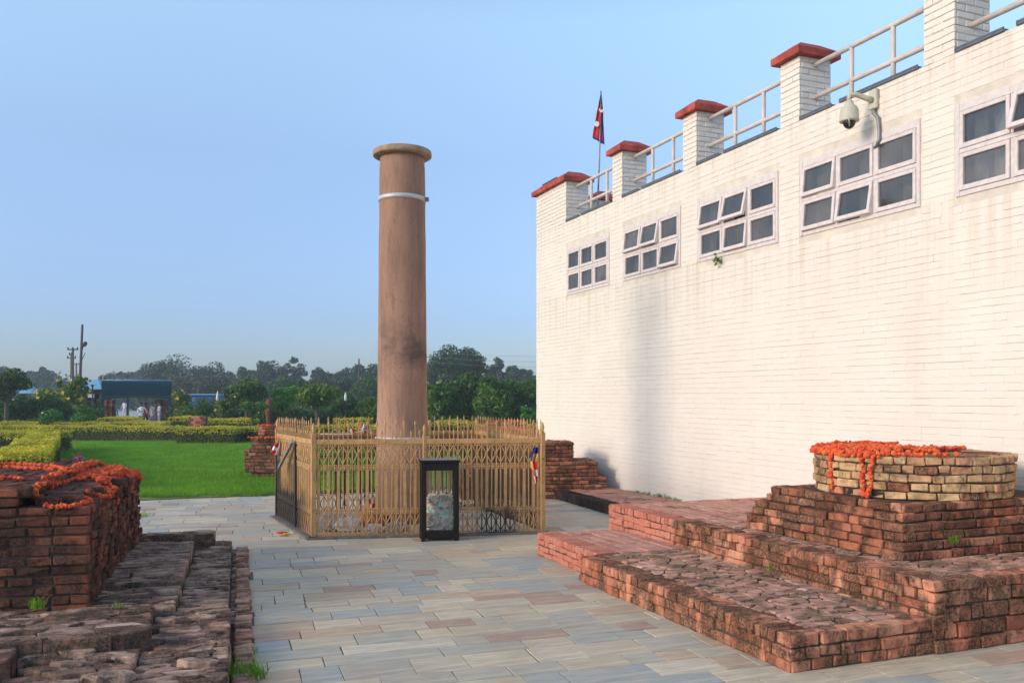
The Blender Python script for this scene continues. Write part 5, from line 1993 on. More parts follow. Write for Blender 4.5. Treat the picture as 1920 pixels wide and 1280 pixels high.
tree_at('garden_shrub', 'bright green shrub between the round dark tree and the broad domed tree', 'shrub', 530, 48, 718, 62, 126, low=775, mats=[LB, LMd], mixp=[.75, .25], n=3600, leaf=.16, clumps=18, trunk=.06, group=GN)
tree_at('garden_tree', 'broad domed garden tree with olive leaves left of the pillar', 'tree', 596, 45, 720, 84, 127, low=768, mats=[LO, LMd], mixp=[.75, .25], n=3200, leaf=.27, aspect=.34, clumps=20, style='dome', flowers=(M['white_flower'], 14, .12), trunk=.10, limbs=8, group=GN)
tree_at('garden_shrub', 'dark bush between the broad domed tree and the pillar', 'shrub', 655, 48, 735, 66, 128, low=795, mats=[LD, LMd], mixp=[.7, .3], n=3400, leaf=.16, trunk=.06, group=GN)
tree_at('garden_shrub', 'olive green bush touching the left edge of the pillar', 'shrub', 696, 46, 738, 56, 129, low=795, mats=[LO, LMd], n=3000, leaf=.17, trunk=.06, group=GN)
for k, (px, top, w) in enumerate(((440, 762, 70), (505, 760, 70), (560, 764, 90), (630, 764, 80), (700, 762, 60), (412, 768, 60))):
    tree_at('garden_shrub', ['low dark bush under the round dense garden tree', 'low dark bush beside the weathered brown post', 'low dark bush under the broad domed tree', 'low dark bush right of the broad domed tree trunk', 'low dark bush at the pillar foot behind the fence', 'low dark bush below the pale yellow flowering shrub'][k], 'shrub', px, 49.5, top, w, 140+k, low=800, mats=[LD], n=2400, leaf=.16, trunk=.04, flowers=(M['white_flower'], 3, .12), group=GN)
MG = 'leafy trees right of the pillar'
for k, (px, top, w, d) in enumerate(((826, 697, 92, 46), (874, 694, 100, 47), (926, 700, 96, 45), (978, 696, 92, 46.5), (1010, 700, 70, 48))):
    tree_at('leafy_tree', ['dense dark-leaved tree touching the right edge of the pillar', 'second dense dark-leaved tree right of the pillar, with the highest rounded top', 'third dense dark-leaved tree right of the pillar, with pale hanging leaves', 'dense dark-leaved tree just left of the white temple corner', 'dark-leaved tree half hidden by the white temple corner'][k], 'tree', px, d, top, w, 150+k, low=795, mats=[LD, LMd, LO], mixp=[.5, .38, .12], n=8600, leaf=.23, aspect=.36, clumps=26, cr=.36, flowers=(M['leaf_olive'], 50, .22), trunk=.12, group=MG)
tree_at('garden_shrub', 'bright small shrub at the foot of the temple corner', 'shrub', 992, 43, 758, 34, 160, low=800, mats=[LB, LMd], n=1600, leaf=.13, flowers=(M['white_flower'], 5, .09), trunk=.03, group=GN)

# far trees, one by one
GF = 'hazy trees along the far side of the gardens'
FAR = [  # px, d, top, width, low, label, style, seed, mats
    (8, 170, 681, 36, 740, 'hazy tree at the left photo edge, its crown just above the olive tree', 'round', 1, [LF]),
    (36, 190, 684, 30, 735, 'small hazy round tree second from the left photo edge', 'round', 2, [LF]),
    (54, 185, 682, 32, 735, 'hazy pointed tree left of the leaning pole', 'tall', 3, [LF]),
    (82, 180, 690, 56, 745, 'broad low hazy tree behind the yellow shrubs', 'dome', 4, [LF]),
    (80, 210, 684, 16, 700, 'small flat-topped hazy crown above the broad low tree', 'dome', 5, [LF]),
    (112, 200, 704, 40, 745, 'faint low hazy tree behind the leaning pole', 'dome', 6, [LF]),
    (212, 210, 693, 46, 745, 'faint low hazy tree above the kiosk roof', 'dome', 7, [LF]),
    (240, 190, 688, 50, 745, 'hazy rounded tree above the left end of the teal canopy', 'dome', 8, [LF]),
    (266, 205, 690, 36, 740, 'faint hazy tree between the canopy roof and the biggest far tree', 'round', 9, [LF]),
    (305, 150, 666, 62, 745, 'left half of the biggest dense tree mass behind the canopy', 'round', 10, [LF]),
    (345, 150, 664, 76, 745, 'biggest dense rounded far tree behind the canopy', 'round', 11, [LF]),
    (388, 155, 676, 62, 748, 'dense tree sloping down to the right of the biggest far tree', 'round', 12, [LF]),
    (420, 165, 690, 46, 748, 'low greyish far tree right of the biggest tree mass', 'round', 13, [LF, LBr]),
    (462, 150, 674, 36, 745, 'rounded far tree above the left side of the round garden tree', 'round', 14, [LF]),
    (498, 150, 668, 46, 745, 'tall squarish dense far tree above the round garden tree', 'tall', 15, [LF]),
    (548, 155, 664, 52, 745, 'tall sparse feathery far tree left of the pillar', 'sparse', 16, [LF]),
    (528, 150, 682, 30, 745, 'low far tree at the left foot of the feathery tree', 'round', 17, [LF]),
    (588, 155, 680, 22, 745, 'thin gappy far tree right of the feathery tree', 'sparse', 18, [LF]),
    (605, 150, 682, 36, 745, 'rounded gappy far tree midway between feathery tree and pillar', 'round', 19, [LF]),
    (642, 150, 681, 40, 745, 'dense far tree, third to the left of the pillar', 'round', 20, [LF]),
    (672, 145, 676, 40, 745, 'dense far tree, second to the left of the pillar', 'round', 21, [LF]),
    (700, 145, 673, 40, 745, 'dense far tree half hidden by the left edge of the pillar', 'round', 22, [LF]),
    (840, 95, 642, 66, 720, 'tall dark tree just right of the pillar, highest of the tree line', 'round', 23, [LD, LF]),
    (885, 98, 650, 56, 720, 'tall dark tree right of the highest one', 'round', 24, [LD, LF]),
    (812, 105, 664, 30, 720, 'dark tree top peeping out at the right edge of the pillar', 'round', 25, [LD, LF]),
    (938, 130, 658, 42, 730, 'gappy far tree between the dark trees and the temple', 'sparse', 26, [LF]),
    (928, 140, 676, 34, 735, 'low hazy tree at the left foot of the gappy tree', 'round', 27, [LF]),
    (965, 150, 678, 30, 735, 'hazy rounded tree left of the temple corner', 'round', 28, [LF]),
    (985, 150, 684, 36, 735, 'low hazy tree partly hidden by the temple corner', 'round', 29, [LF]),
    (545, 95, 704, 60, 745, 'low dark tree in the middle distance below the feathery tree', 'dome', 30, [LD]),
    (600, 105, 706, 60, 745, 'low greyish tree in the middle distance behind the broad domed tree', 'dome', 31, [LF, LBr]),
    (690, 95, 704, 60, 745, 'low dark tree in the middle distance left of the pillar', 'dome', 32, [LD]),
    (470, 115, 700, 60, 745, 'low brownish tree in the middle distance behind the round garden tree', 'dome', 33, [LBr, LF]),
    (400, 110, 702, 60, 750, 'low brownish tree in the middle distance above the blue shed', 'dome', 34, [LBr, LF]),
    (340, 115, 704, 60, 750, 'low greyish tree in the middle distance right behind the canopy', 'dome', 35, [LBr, LF]),
    (640, 110, 708, 50, 745, 'low hazy tree in the middle distance behind the dark bush near the pillar', 'dome', 36, [LF]),
    (275, 120, 712, 60, 752, 'low hazy tree in the middle distance seen through the canopy opening', 'dome', 37, [LF]),
]
for (px, d, top, w, low, lab, style, seed, mats) in FAR:
    low = min(low+14, 756); kw = dict(n=4600, leaf=.0025*d+.05, clumps=28, cr=.47, trunk=.003*d, limbs=5, shell=.62)
    st = style
    if style == 'sparse': kw.update(n=2200, clumps=30, cr=.27); st = 'round'
    tree_at('far_tree', lab, 'tree', px, d, top, w*1.22, 400+seed, low=low, mats=mats, style=st, group=GF, **kw)
# the wood that closes the view all round, read as one mass
def far_wood():
    rg = np.random.default_rng(500)
    C = []
    for k in range(230):
        ang = R(-75+150*(k+rg.uniform(0, 1))/230)
        d = rg.uniform(230, 300)
        x, y = d*math.sin(ang+YAW), d*math.cos(ang+YAW)
        h = rg.uniform(4, 8.2)
        for j in range(5):
            C.append((np.array([x+rg.normal(0, 3), y+rg.normal(0, 3), ground_z(x, y)+h*rg.uniform(.2, .8)]), (3.2, 3.2, h*.24)))
    for k in range(300):
        px = rg.uniform(-150, 1100); d = rg.uniform(125, 175)
        p = at(px, d); h = rg.uniform(3.2, 6.2)
        for j in range(3):
            C.append((np.array([p.x+rg.normal(0, 1.5), p.y+rg.normal(0, 1.5), ground_z(p.x, p.y)+h*rg.uniform(.15, .8)]), (2.0, 2.0, h*.26)))
    P, dd = clump_points(C, 62000, rg, .7)
    me = quads_mesh('far_wood', leaf_quads(P, .85, rg, .7, .2, dd), [M['leaf_far']])
    o = link_mesh('far_wood', me)
    tag(o, 'continuous hazy wood closing the horizon behind the gardens', 'wood', None, 'stuff')
far_wood()
def undergrowth():
    rg = np.random.default_rng(510)
    C = []
    for k in range(420):
        px = rg.uniform(-120, 1030)
        if 178 < px < 325: continue
        d = rg.uniform(50.5, 64)
        p = at(px, d); h = rg.uniform(.8, 2.1)
        C.append((np.array([p.x, p.y, ground_z(p.x, p.y)+h*.5]), (rg.uniform(.6, 1.1), rg.uniform(.6, 1.1), h*.5)))
    P, dd = clump_points(C, 46000, rg, .75)
    mi = (rg.random(len(P)) < .25).astype(int)
    me = quads_mesh('undergrowth', leaf_quads(P, .2, rg, .55, .2, dd), [M['leaf_dark'], M['leaf_mid']], mi)
    tag(link_mesh('undergrowth', me), 'dark mass of shrubs filling the garden behind the hedges', 'undergrowth', None, 'stuff')
undergrowth()

# ------------------------------------------------------------------ clipped hedges
def hedge(label, p0, p1, width, h, seed, z0=None, dens=900, leaf=.065, round_=.0, group='clipped hedges round the lawn', topm=None):
    """hedge from p0 to p1 (its front line), width going away from the viewer"""
    rg = np.random.default_rng(seed)
    p0 = np.array(p0[:2]); p1 = np.array(p1[:2])
    ax = p1-p0; L = np.linalg.norm(ax); ax = ax/L
    nr = np.array([-ax[1], ax[0]])
    if nr @ p0 < 0: nr = -nr
    g = ground_z(*p0) if z0 is None else z0
    t = thing('hedge', label, 'hedge', (p0[0], p0[1], g), 0, group)
    b = MB()
    MT = Matrix(((ax[0], nr[0], 0, p0[0]), (ax[1], nr[1], 0, p0[1]), (0, 0, 1, g), (0, 0, 0, 1)))
    b.box((.05, .05, -.05), (L-.05, width-.05, h-.06), M['hedge_core'], MT)
    b.build('twigs', None, t)
    # leaves on the top and the sides
    areas = [L*width, L*h, width*h, width*h]
    n = [int(a*dens) for a in areas]
    pts = []; outs = []; mi = []
    u = rg.random(n[0])*L; v = rg.random(n[0])*width
    bumpy = .025*np.sin(u*3.1+seed)+.02*np.sin(v*5+u*1.7)
    zz = h+bumpy+rg.normal(0, .022, n[0])
    if round_ > 0:
        e = np.minimum(np.minimum(u, L-u), np.minimum(v, width-v))
        zz -= round_*np.clip(1-e/.45, 0, 1)**2
    pts.append(np.stack([u, v, zz], 1)); outs.append(np.tile([0, 0, 1.0], (n[0], 1)))
    mi.append(np.zeros(n[0], int))
    for k in range(3):
        if k == 0: U = rg.random(n[1])*L; Vv = np.abs(rg.normal(0, .03, n[1])); Z = rg.random(n[1])*h; o = [0, -1.0, .3]; m = n[1]
        elif k == 1: m = n[2]; U = rg.normal(0, .03, m); Vv = rg.random(m)*width; Z = rg.random(m)*h; o = [-1.0, 0, .3]
        else: m = n[3]; U = L+rg.normal(0, .03, m); Vv = rg.random(m)*width; Z = rg.random(m)*h; o = [1.0, 0, .3]
        pts.append(np.stack([U, Vv, Z], 1)); outs.append(np.tile(o, (m, 1)))
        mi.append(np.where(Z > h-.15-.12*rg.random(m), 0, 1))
    P = np.concatenate(pts); O = np.concatenate(outs); mi = np.concatenate(mi)
    R3 = np.array(MT)[:3, :3]
    W = P @ R3.T + np.array(MT)[:3, 3]; O = O @ R3.T
    V = leaf_quads(W, leaf, rg, .7, .2, O*1.2)
    me = quads_mesh('leaves', V, [topm or M['hedge_top'], M['hedge_side']], mi)
    link_mesh('leaves', me, t)
hz = lambda py, d: H+(HOR-py)*d/FPX
hedge('long low clipped hedge across the back of the lawn, left part', at(-60, 39.5), at(328, 38.0), 1.2, .70, 1, dens=700)
hedge('second strip of clipped yellow-green hedge right behind the long left one', at(-60, 42.5), at(300, 41.5), 1.0, .80, 2, dens=600)
hedge('clipped hedge block standing forward in the middle of the lawn edge', at(329, 35.0), at(440, 35.0), 1.4, .66, 3, dens=750)
hedge('clipped hedge running from the forward block to the brick stump', at(441, 36.5), at(600, 35.5), 1.2, .66, 4, dens=700)
hedge('bright mound-topped hedge in front of the gate path', at(182, 44.5), at(248, 44.5), 1.4, .98, 5, dens=700, round_=.12)
hedge('bright low hedge below the gate path', at(236, 43.6), at(312, 43.2), .8, .82, 6, dens=600, round_=.15)
hedge('bright hedge mound beside the red brick block', at(316, 43), at(372, 43), 1.6, 1.02, 7, dens=700, round_=.1)
hedge('bright hedge mound left of the brick stump', at(374, 42), at(468, 42), 1.6, .92, 8, dens=700, round_=.2)
hedge('hedge with a rounded top behind the left half of the fence', at(585, 36), at(722, 35.5), 1.3, .74, 9, dens=700, round_=.1)
hedge('rounded hedge mound behind the fence just left of the pillar', at(625, 38), at(690, 38), 1.3, 1.0, 10, dens=700, round_=.25)
hedge('rounded hedge behind the fence just right of the pillar', at(800, 35), at(890, 35), 1.4, .90, 11, dens=700, round_=.22)
hedge('hedge behind the stepped red ruin near the temple corner', at(893, 34), at(1020, 33), 1.3, .80, 12, dens=700, round_=.12)
hedge('clipped hedge leg across the lawn at the left photo edge', at(-90, 28.6), at(104, 28.9), 1.3, .70, 13, dens=900)
def leg_hedge(label, a, b_, seed, h=.70):
    hedge(label, a, b_, .9, h, seed, dens=1500, leaf=.06, topm=M['hedge_top'])
leg_hedge('far piece of the yellow hedge leg running towards the paving', at(112, 29.3), at(112, 23.2), 14)
leg_hedge('middle piece of the yellow hedge leg running towards the paving', at(107, 23.0), at(104, 19.8), 15, .69)
leg_hedge('near piece of the yellow hedge leg behind the garlanded plinth', at(103, 19.6), at(88, 15.9), 16, .68)

# ------------------------------------------------------------------ grass blades on the lawn and tufts in the joints
def lawn_grass():
    rg = np.random.default_rng(600)
    n = 90000
    d = 15.2+(38-15.2)*rg.random(n)**1.5
    px = rg.uniform(100, 700, n)
    r = (px-960)/FPX*d
    x = r*CA+d*SA; y = -r*SA+d*CA
    keep = (y > LAWN_Y+.02-.02*(x+.4)+.1*np.sin(x*3)+.06*np.sin(x*11))
    x, y, d = x[keep], y[keep], d[keep]
    n = len(x)
    h = rg.uniform(.03, .075, n)*(1+d/60)
    a = rg.uniform(0, 6.28, n); w = .0035*(.5+d/14)
    lean = rg.normal(0, .03, (n, 2))
    dist = np.sqrt(x*x+y*y); tt = np.clip((dist-22)/30, 0, 1); z = -.25*tt*tt*(3-2*tt)+.01
    V = np.empty((n, 4, 3))
    dx, dy = np.cos(a)*w, np.sin(a)*w
    V[:, 0] = np.stack([x-dx, y-dy, z], 1); V[:, 1] = np.stack([x+dx, y+dy, z], 1)
    V[:, 2] = np.stack([x+lean[:, 0]+dx*.3, y+lean[:, 1]+dy*.3, z+h], 1); V[:, 3] = np.stack([x+lean[:, 0]-dx*.3, y+lean[:, 1]-dy*.3, z+h], 1)
    me = quads_mesh('grass', V.reshape(-1, 3), [M['grass']])
    tag(link_mesh('grass', me), 'short mown green grass of the lawn', 'grass', None, 'stuff')
lawn_grass()
def tuft(label, c, n, hmax, spread, seed, m='grass', name='grass_tuft', cat='grass tuft', group=None):
    rg = np.random.default_rng(seed)
    b = MB()
    for k in range(n):
        a = rg.uniform(0, 6.28); r = spread*math.sqrt(rg.random())
        x, y = c[0]+r*math.cos(a), c[1]+r*math.sin(a)
        h = hmax*rg.uniform(.45, 1); ln = rg.normal(0, h*.45, 2); w = rg.uniform(.002, .0045)
        t = rg.uniform(0, 6.28); dx, dy = w*math.cos(t), w*math.sin(t)
        p = [(x-dx, y-dy, c[2]), (x+dx, y+dy, c[2]), (x+ln[0]*.4+dx*.8, y+ln[1]*.4+dy*.8, c[2]+h*.6), (x+ln[0]*.4-dx*.8, y+ln[1]*.4-dy*.8, c[2]+h*.6), (x+ln[0], y+ln[1], c[2]+h)]
        b.add(p, [(0, 1, 2, 3), (3, 2, 4)], M[m])
    return tag(b.build(name), label, cat, group)
tuft('largest grass tuft at the slab edge in the near left corner of the paving', gp(452, 1272, .0), 260, .13, .15, 1)
tuft('grass tuft at the slab edge above the largest near tuft', gp(468, 1225, .0), 60, .06, .06, 2)
tuft('small grass tuft at the foot of the square plinth front', gp(70, 1140, .25), 50, .10, .05, 3)
tuft('small grass sprout at the foot of the plinth right face', gp(218, 1140, .2), 24, .05, .05, 4)
tuft('tiny grass sprout on the lower brick platform against the step', gp(1446, 1068, .26), 30, .06, .03, 5)
tuft('bright leafy sprout on the stupa base at the right photo edge', (5.75, 5.12, .62), 40, .07, .03, 6)
tuft('grass growing along the far slab edge next to the plinth', gp(266, 968, .0), 60, .08, .1, 7)
tuft('grass tuft at the foot of the old brick stump on the lawn', gp(490, 902, -.02), 300, .12, .5, 8)
rg = np.random.default_rng(610)
for k in range(9):
    y = 12.9-.16*k+rg.normal(0, .03)
    tuft('small green weeds along the foot of the white wall', (7.40, y, .16), int(rg.integers(10, 34)), rg.uniform(.04, .1), .04, 620+k, name='weed', cat='weed', group='weeds at the foot of the white wall')
def sprig():
    rg = np.random.default_rng(77)
    P = np.array([[WX-.03+rg.normal(0, .02)-.03, 10.62+rg.normal(0, .05), 3.72+rg.normal(0, .035)] for k in range(40)])
    me = quads_mesh('leaves', leaf_quads(P, .06, rg, .5, .3), [M['leaf_mid']])
    t = thing('wall_plant', 'small green plant growing from the wall under a temple window', 'plant', (WX, 10.62, 3.68))
    link_mesh('leaves', me, t)
    b = MB(); b.tube([(WX+.01, 10.62, 3.66), (WX-.04, 10.62, 3.70), (WX-.05, 10.60, 3.75)], .005, 5, M['bark']); b.build('stem', None, t)
sprig()
def orchid():
    p = gp(148, 866, 0.6)
    c = at(147, 17.0, H+(HOR-862)*17/FPX)
    rg = np.random.default_rng(78)
    P = np.array([[c.x+rg.normal(0, .06), c.y+rg.normal(0, .05), c.z+.02+rg.normal(0, .05)] for k in range(36)])
    t = thing('flowering_plant', 'small plant with pink blossoms just behind the square plinth', 'plant', (c.x, c.y, 0))
    link_mesh('blossom', quads_mesh('blossom', leaf_quads(P, .07, rg, .8, .3), [M['pink_flower']]), t)
    b = MB()
    for k in range(5):
        b.tube([(c.x+rg.normal(0, .02), c.y, 0), (c.x+rg.normal(0, .03), c.y, c.z*.6), (c.x+rg.normal(0, .05), c.y, c.z)], .006, 5, M['leaf_olive'])
    b.build('stem', None, t)
    P = np.array([[c.x+rg.normal(0, .09), c.y+rg.normal(0, .08), abs(rg.normal(c.z*.45, .15))] for k in range(70)])
    link_mesh('leaves', quads_mesh('leaves', leaf_quads(P, .09, rg, .5, .3), [M['leaf_mid']]), t)
orchid()

# ================================================================== gate canopy, kiosk, road, people, poles
M['teal'] = mat_plain('teal_sheet', (.004, .035, .05), .7, .15, 3, spec=.08)
M['teal_dark'] = mat_plain('dark_green_paint', (.012, .05, .045), .6, .15, 4)
M['blue_roof'] = mat_plain('pale_blue_roof', (.16, .36, .50), .5, .1, 4)
M['blue'] = mat_plain('blue_sheet', (.02, .13, .50), .5, .15, 3)
M['brick_far'] = mat_brick('far_brick', [(.24, .085, .06), (.30, .12, .08), (.20, .07, .05)], lo=.55, hi=.7)
M['dark_metal'] = mat_plain('dark_metal', (.03, .028, .03), .6, .2)
M['pole'] = mat_plain('rusty_pole', (.075, .055, .05), .8, .2)
M['sign_white'] = mat_plain('white_board', (.6, .6, .58), .7, .05)
RV = Vector((CA, -SA, 0)); FV = Vector((SA, CA, 0))
def frame_at(px, d):
    """matrix at ground under column px, depth d: x to the right of the sight direction, y away"""
    p = at(px, d); p.z = zg(p)
    return Matrix(((RV.x, FV.x, 0, p.x), (RV.y, FV.y, 0, p.y), (0, 0, 1, p.z), (0, 0, 0, 1))), p

def road():
    v = []; f = []
    L = [(262, 48, 1.9), (250, 56, 1.9), (243, 66, 1.9), (238, 85, 1.9), (233, 120, 1.9), (228, 200, 1.9), (226, 320, 1.9)]
    for (px, d, w) in L:
        p = at(px, d); z = ground_z(p.x, p.y)+.0
        for s in (-1, 1):
            q = p+RV*s*w
            v.append((q.x, q.y, z))
    for i in range(len(L)-1): f.append((2*i, 2*i+1, 2*i+3, 2*i+2))
    b = MB(); b.add(v, f, M['road']); b.build('path', kind='structure')
    b = MB()
    pts = [at(-200, 27.6), at(34, 27.6), at(40, 24.2), at(-200, 23.8)]
    b.prism([(p.x, p.y) for p in pts][::-1] if False else [(p.x, p.y) for p in (pts[3], pts[2], pts[1], pts[0])], -.05, .05, M['pink_path'])
    b.build('garden_path', kind='structure')
    t = thing('brick_kerb', 'low brick kerb along the right side of the path beyond the gate', 'kerb', tuple(at(262, 70)))
    B = Bricks(t, 'brick', 'kerb_bricks', ch=.012, jit=.006)
    d = 60.0
    while d < 110:
        k = (d-56)/(120-56)
        p = at(250-17*k, d)+RV*2.15
        B.add((p.x, p.y, ground_z(p.x, p.y)+.18), (.35, 1.15, .42), -YAW, M['brick_far'], .02); d += 1.2
    B.build()
road()

def canopy():
    MT, p = frame_at(257, 56)
    MT = MT @ Matrix.Rotation(math.atan(703/FPX), 4, 'Z')      # it faces the pillar
    t = thing('gate_canopy', 'dark teal curved sheet canopy over the garden gate with people standing under it', 'canopy', tuple(p))
    s = 56/FPX
    w = 132*s/2*.92; g = p.z
    ztop = H+(HOR-713)*s-g; zbot = H+(HOR-744)*s-g
    b = MB(); prof = []
    for k in range(11):
        a = PI*k/10
        prof.append((1.4-1.4*math.copysign(abs(math.cos(a))**.42, math.cos(a)), zbot+.05+(ztop-zbot-.05)*math.sin(a)**.42))
    vs = []; fs = []
    for y, z in prof:
        for x in (-w, w): vs.append((x, y, z))
    for y, z in prof:
        for x in (-w+.03, w-.03): vs.append((x, y, z-.05))
    n = len(prof)
    for i in range(n-1):
        fs.append((2*i, 2*i+1, 2*i+3, 2*i+2))
        fs.append((2*n+2*i+2, 2*n+2*i+3, 2*n+2*i+1, 2*n+2*i))
    b.add(vs, fs, M['teal'], MT, smooth=True)
    for sx in (-w, w-.0):     # end sheets
        pr = [(y, z) for y, z in prof]
        pv = [(sx, y, z) for y, z in pr]+[(sx, pr[-1][0], zbot-.02), (sx, pr[0][0], zbot-.02)]
        b.add(pv, [tuple(range(len(pv)))], M['teal'], MT)
    b.build('roof', None, t)
    b = MB()
    m = 14; vs = []; fs = []
    for i in range(m+1):
        x = -w+2*w*i/m
        dip = .10*abs(math.cos(PI*i/m))**2
        vs += [(x, -.012, zbot+.1), (x, -.012, zbot-.02-dip*1.2), (x, .01, zbot+.1), (x, .01, zbot-.02-dip*1.2)]
    for i in range(m):
        k = 4*i
        fs += [(k, k+1, k+5, k+4), (k+2, k+6, k+7, k+3)]
    b.add(vs, fs, M['teal_dark'], MT); b.build('valance', None, t)
    b = MB(); b.tube([MT @ Vector((-w-.02, 1.4, ztop+.02)), MT @ Vector((w+.02, 1.4, ztop+.02))], .05, 8, M['blue_roof']); b.build('ridge', None, t)
    for (x, y) in ((-w+.1, .1), (-w+.1, 2.6), (w-.1, .1), (w-.1, 2.6), (-.55, .1)):
        b = MB(); b.box((x-.07, y-.07, -.1), (x+.07, y+.07, zbot+.06), M['teal_dark'], MT); b.build('post', None, t)
    for k, (x, z) in enumerate(((-w+.05, .45), (w-.3, .35))):
        b = MB(); b.tube([MT @ Vector((x, 1.4, ztop)), MT @ Vector((x, 1.4, ztop+z))], [.05, .02], 6, [M['flag_yellow'], M['pole']][k]); b.build('finial', None, t)
    tl = thing('brick_gate_pier', 'square brick gate pier at the right end of the teal canopy', 'pier', tuple(MT @ Vector((w-.55, .9, 0))))
    B = Bricks(tl, 'brick', 'brickwork', ch=.012, jit=.005)
    for r in range(9):
        for k in range(2): B.add(tuple(MT @ Vector((w-.75+.34*k+(.06 if r % 2 else 0), .9, .1+r*.21))), (.33, .5, .20), -YAW, M['brick_far'], .01)
    B.build()
    tl = thing('brick_gate_pier', 'dark brick gate pier at the left end of the teal canopy', 'pier', tuple(MT @ Vector((-w+.4, .9, 0))))
    B = Bricks(tl, 'brick', 'brickwork', ch=.012, jit=.005)
    for r in range(9):
        for k in range(2): B.add(tuple(MT @ Vector((-w+.25+.30*k, .9, .1+r*.21))), (.29, .5, .20), -YAW, M['brick_old'], .01)
    B.build()
canopy()

def kiosk():
    MT, p = frame_at(172, 57.5)
    t = thing('garden_kiosk', 'dark green kiosk with a pale blue hipped roof left of the teal canopy', 'kiosk', tuple(p))
    s = 57.5/FPX; g = p.z
    we = 24*s; ztop = H+(HOR-711)*s-g; ze = H+(HOR-730)*s-g
    b = MB()
    w = 18*s; dp = 1.5
    zo0 = H+(HOR-768)*s-g; zo1 = H+(HOR-737)*s-g
    b.box((-w, 0, -.1), (w, .1, zo0), M['teal_dark'], MT)
    b.box((-w, 0, zo1), (w, .1, ze), M['teal_dark'], MT)
    b.box((-w, 0, zo0), (-w+.22, .1, zo1), M['teal_dark'], MT); b.box((w-.15, 0, zo0), (w, .1, zo1), M['teal_dark'], MT)
    b.box((-w, .1, -.1), (-w+.1, dp, ze), M['teal_dark'], MT); b.box((w-.1, .1, -.1), (w, dp, ze), M['teal_dark'], MT)
    b.box((-w+.1, dp-.1, -.1), (w-.1, dp, ze), M['interior'], MT)
    b.build('wall', None, t)
    b = MB(); o = we
    A = [(-o, -.35), (o, -.35), (o, dp+.35), (-o, dp+.35)]; Cc = [(-.12, dp/2-.1), (.12, dp/2-.1), (.12, dp/2+.1), (-.12, dp/2+.1)]
    v = [(x, y, ze) for x, y in A]+[(x, y, ze+.07) for x, y in A]+[(x, y, ztop) for x, y in Cc]
    f = [(3, 2, 1, 0), (8, 9, 10, 11)]
    for k in range(2):
        for i in range(4): f.append((k*4+i, k*4+(i+1) % 4, k*4+4+(i+1) % 4, k*4+4+i))
    b.add(v, f, M['blue_roof'], MT); b.build('roof', None, t)
    b = MB(); b.box((-w+.28, -.04, zo1-.28), (w-.45, -.01, zo1-.05), M['sign_white'], MT); b.build('sign_board', None, t)
    b = MB(); b.box((-w+.2, -.12, zo0-.03), (w-.1, .12, zo0+.03), M['teal_dark'], MT); b.build('counter', None, t)
    # lamp post in front
    MT, p = frame_at(173.5, 54)
    s = 54/FPX
    t = thing('street_lamp', 'dark garden lamp post with a flat round shade in front of the kiosk', 'lamp', tuple(p))
    zt = H+(HOR-722)*s-p.z
    b = MB(); b.tube([MT @ Vector((0, 0, -.1)), MT @ Vector((0, 0, zt))], .05, 8, M['dark_metal']); b.build('pole', None, t)
    b = MB(); b.lathe([(.04, zt-.06), (.12, zt-.02), (.13, zt), (.01, zt+.05)], 12, M['dark_metal'], MT); b.build('shade', None, t)
kiosk()

def shed():
    MT, p = frame_at(381, 66)
    t = thing('blue_shed', 'low bright blue shed with a thin pale roof edge right of the canopy', 'shed', tuple(p))
    s = 66/FPX; g = p.z
    z1 = H+(HOR-739)*s-g; w = 28*s
    b = MB(); b.box((-w+.08, 0, -.1), (w-.08, 2, z1-.06), M['blue'], MT); b.build('wall', None, t)
    b = MB(); b.box((-w, -.2, z1-.06), (w, 2.2, z1+.03), M['blue_roof'], MT, ch=.01); b.build('roof', None, t)
    for k in range(3):
        b = MB(); x = -w+.5+k*.62; b.box((x, -.02, z1-.75), (x+.42, .0-.002, z1-.2), M['interior'], MT); b.build('window', None, t)
    for (px, py0, py1, d, lab) in ((120, 743, 755, 50, 'bright blue tarpaulin over a stall between the shrubs left of the kiosk'), (48, 720, 737, 60, 'pale blue tarpaulin roof far behind the bushes at the left'), (30, 723, 733, 62, 'small blue tarpaulin beyond the olive tree at the left'), (78, 752, 760, 50, 'scrap of blue tarpaulin low among the dark bushes at the left')):
        MT, p = frame_at(px, d); s = d/FPX
        z0 = H+(HOR-py1)*s-p.z; z1 = H+(HOR-py0)*s-p.z
        w = (12 if px > 100 else 14)*s
        b = MB(); n = 8; vs = []; fs = []
        for i in range(n+1):
            x = -w+2*w*i/n; k = 1-(2*i/n-1)**2
            vs += [(x, 0, z0), (x, .4, z0+(z1-z0)*(.35+.65*k)), (x, 1.4, z0+.05)]
        for i in range(n):
            a = 3*i
            fs += [(a, a+3, a+4, a+1), (a+1, a+4, a+5, a+2)]
        b.add(vs, fs, M['blue'] if px != 48 else M['blue_roof'], MT)
        o = tag(b.build('tarpaulin'), lab, 'tarpaulin')
        sm = o.modifiers.new('thick', 'SOLIDIFY'); sm.thickness = .03
        pb = MB()
        for x in (-w*.9, w*.9): pb.tube([MT @ Vector((x, .4, -.1)), MT @ Vector((x, .4, z0+.03))], .03, 5, M['pole'])
        pb.build('poles', None, o, kind='stuff')
shed()

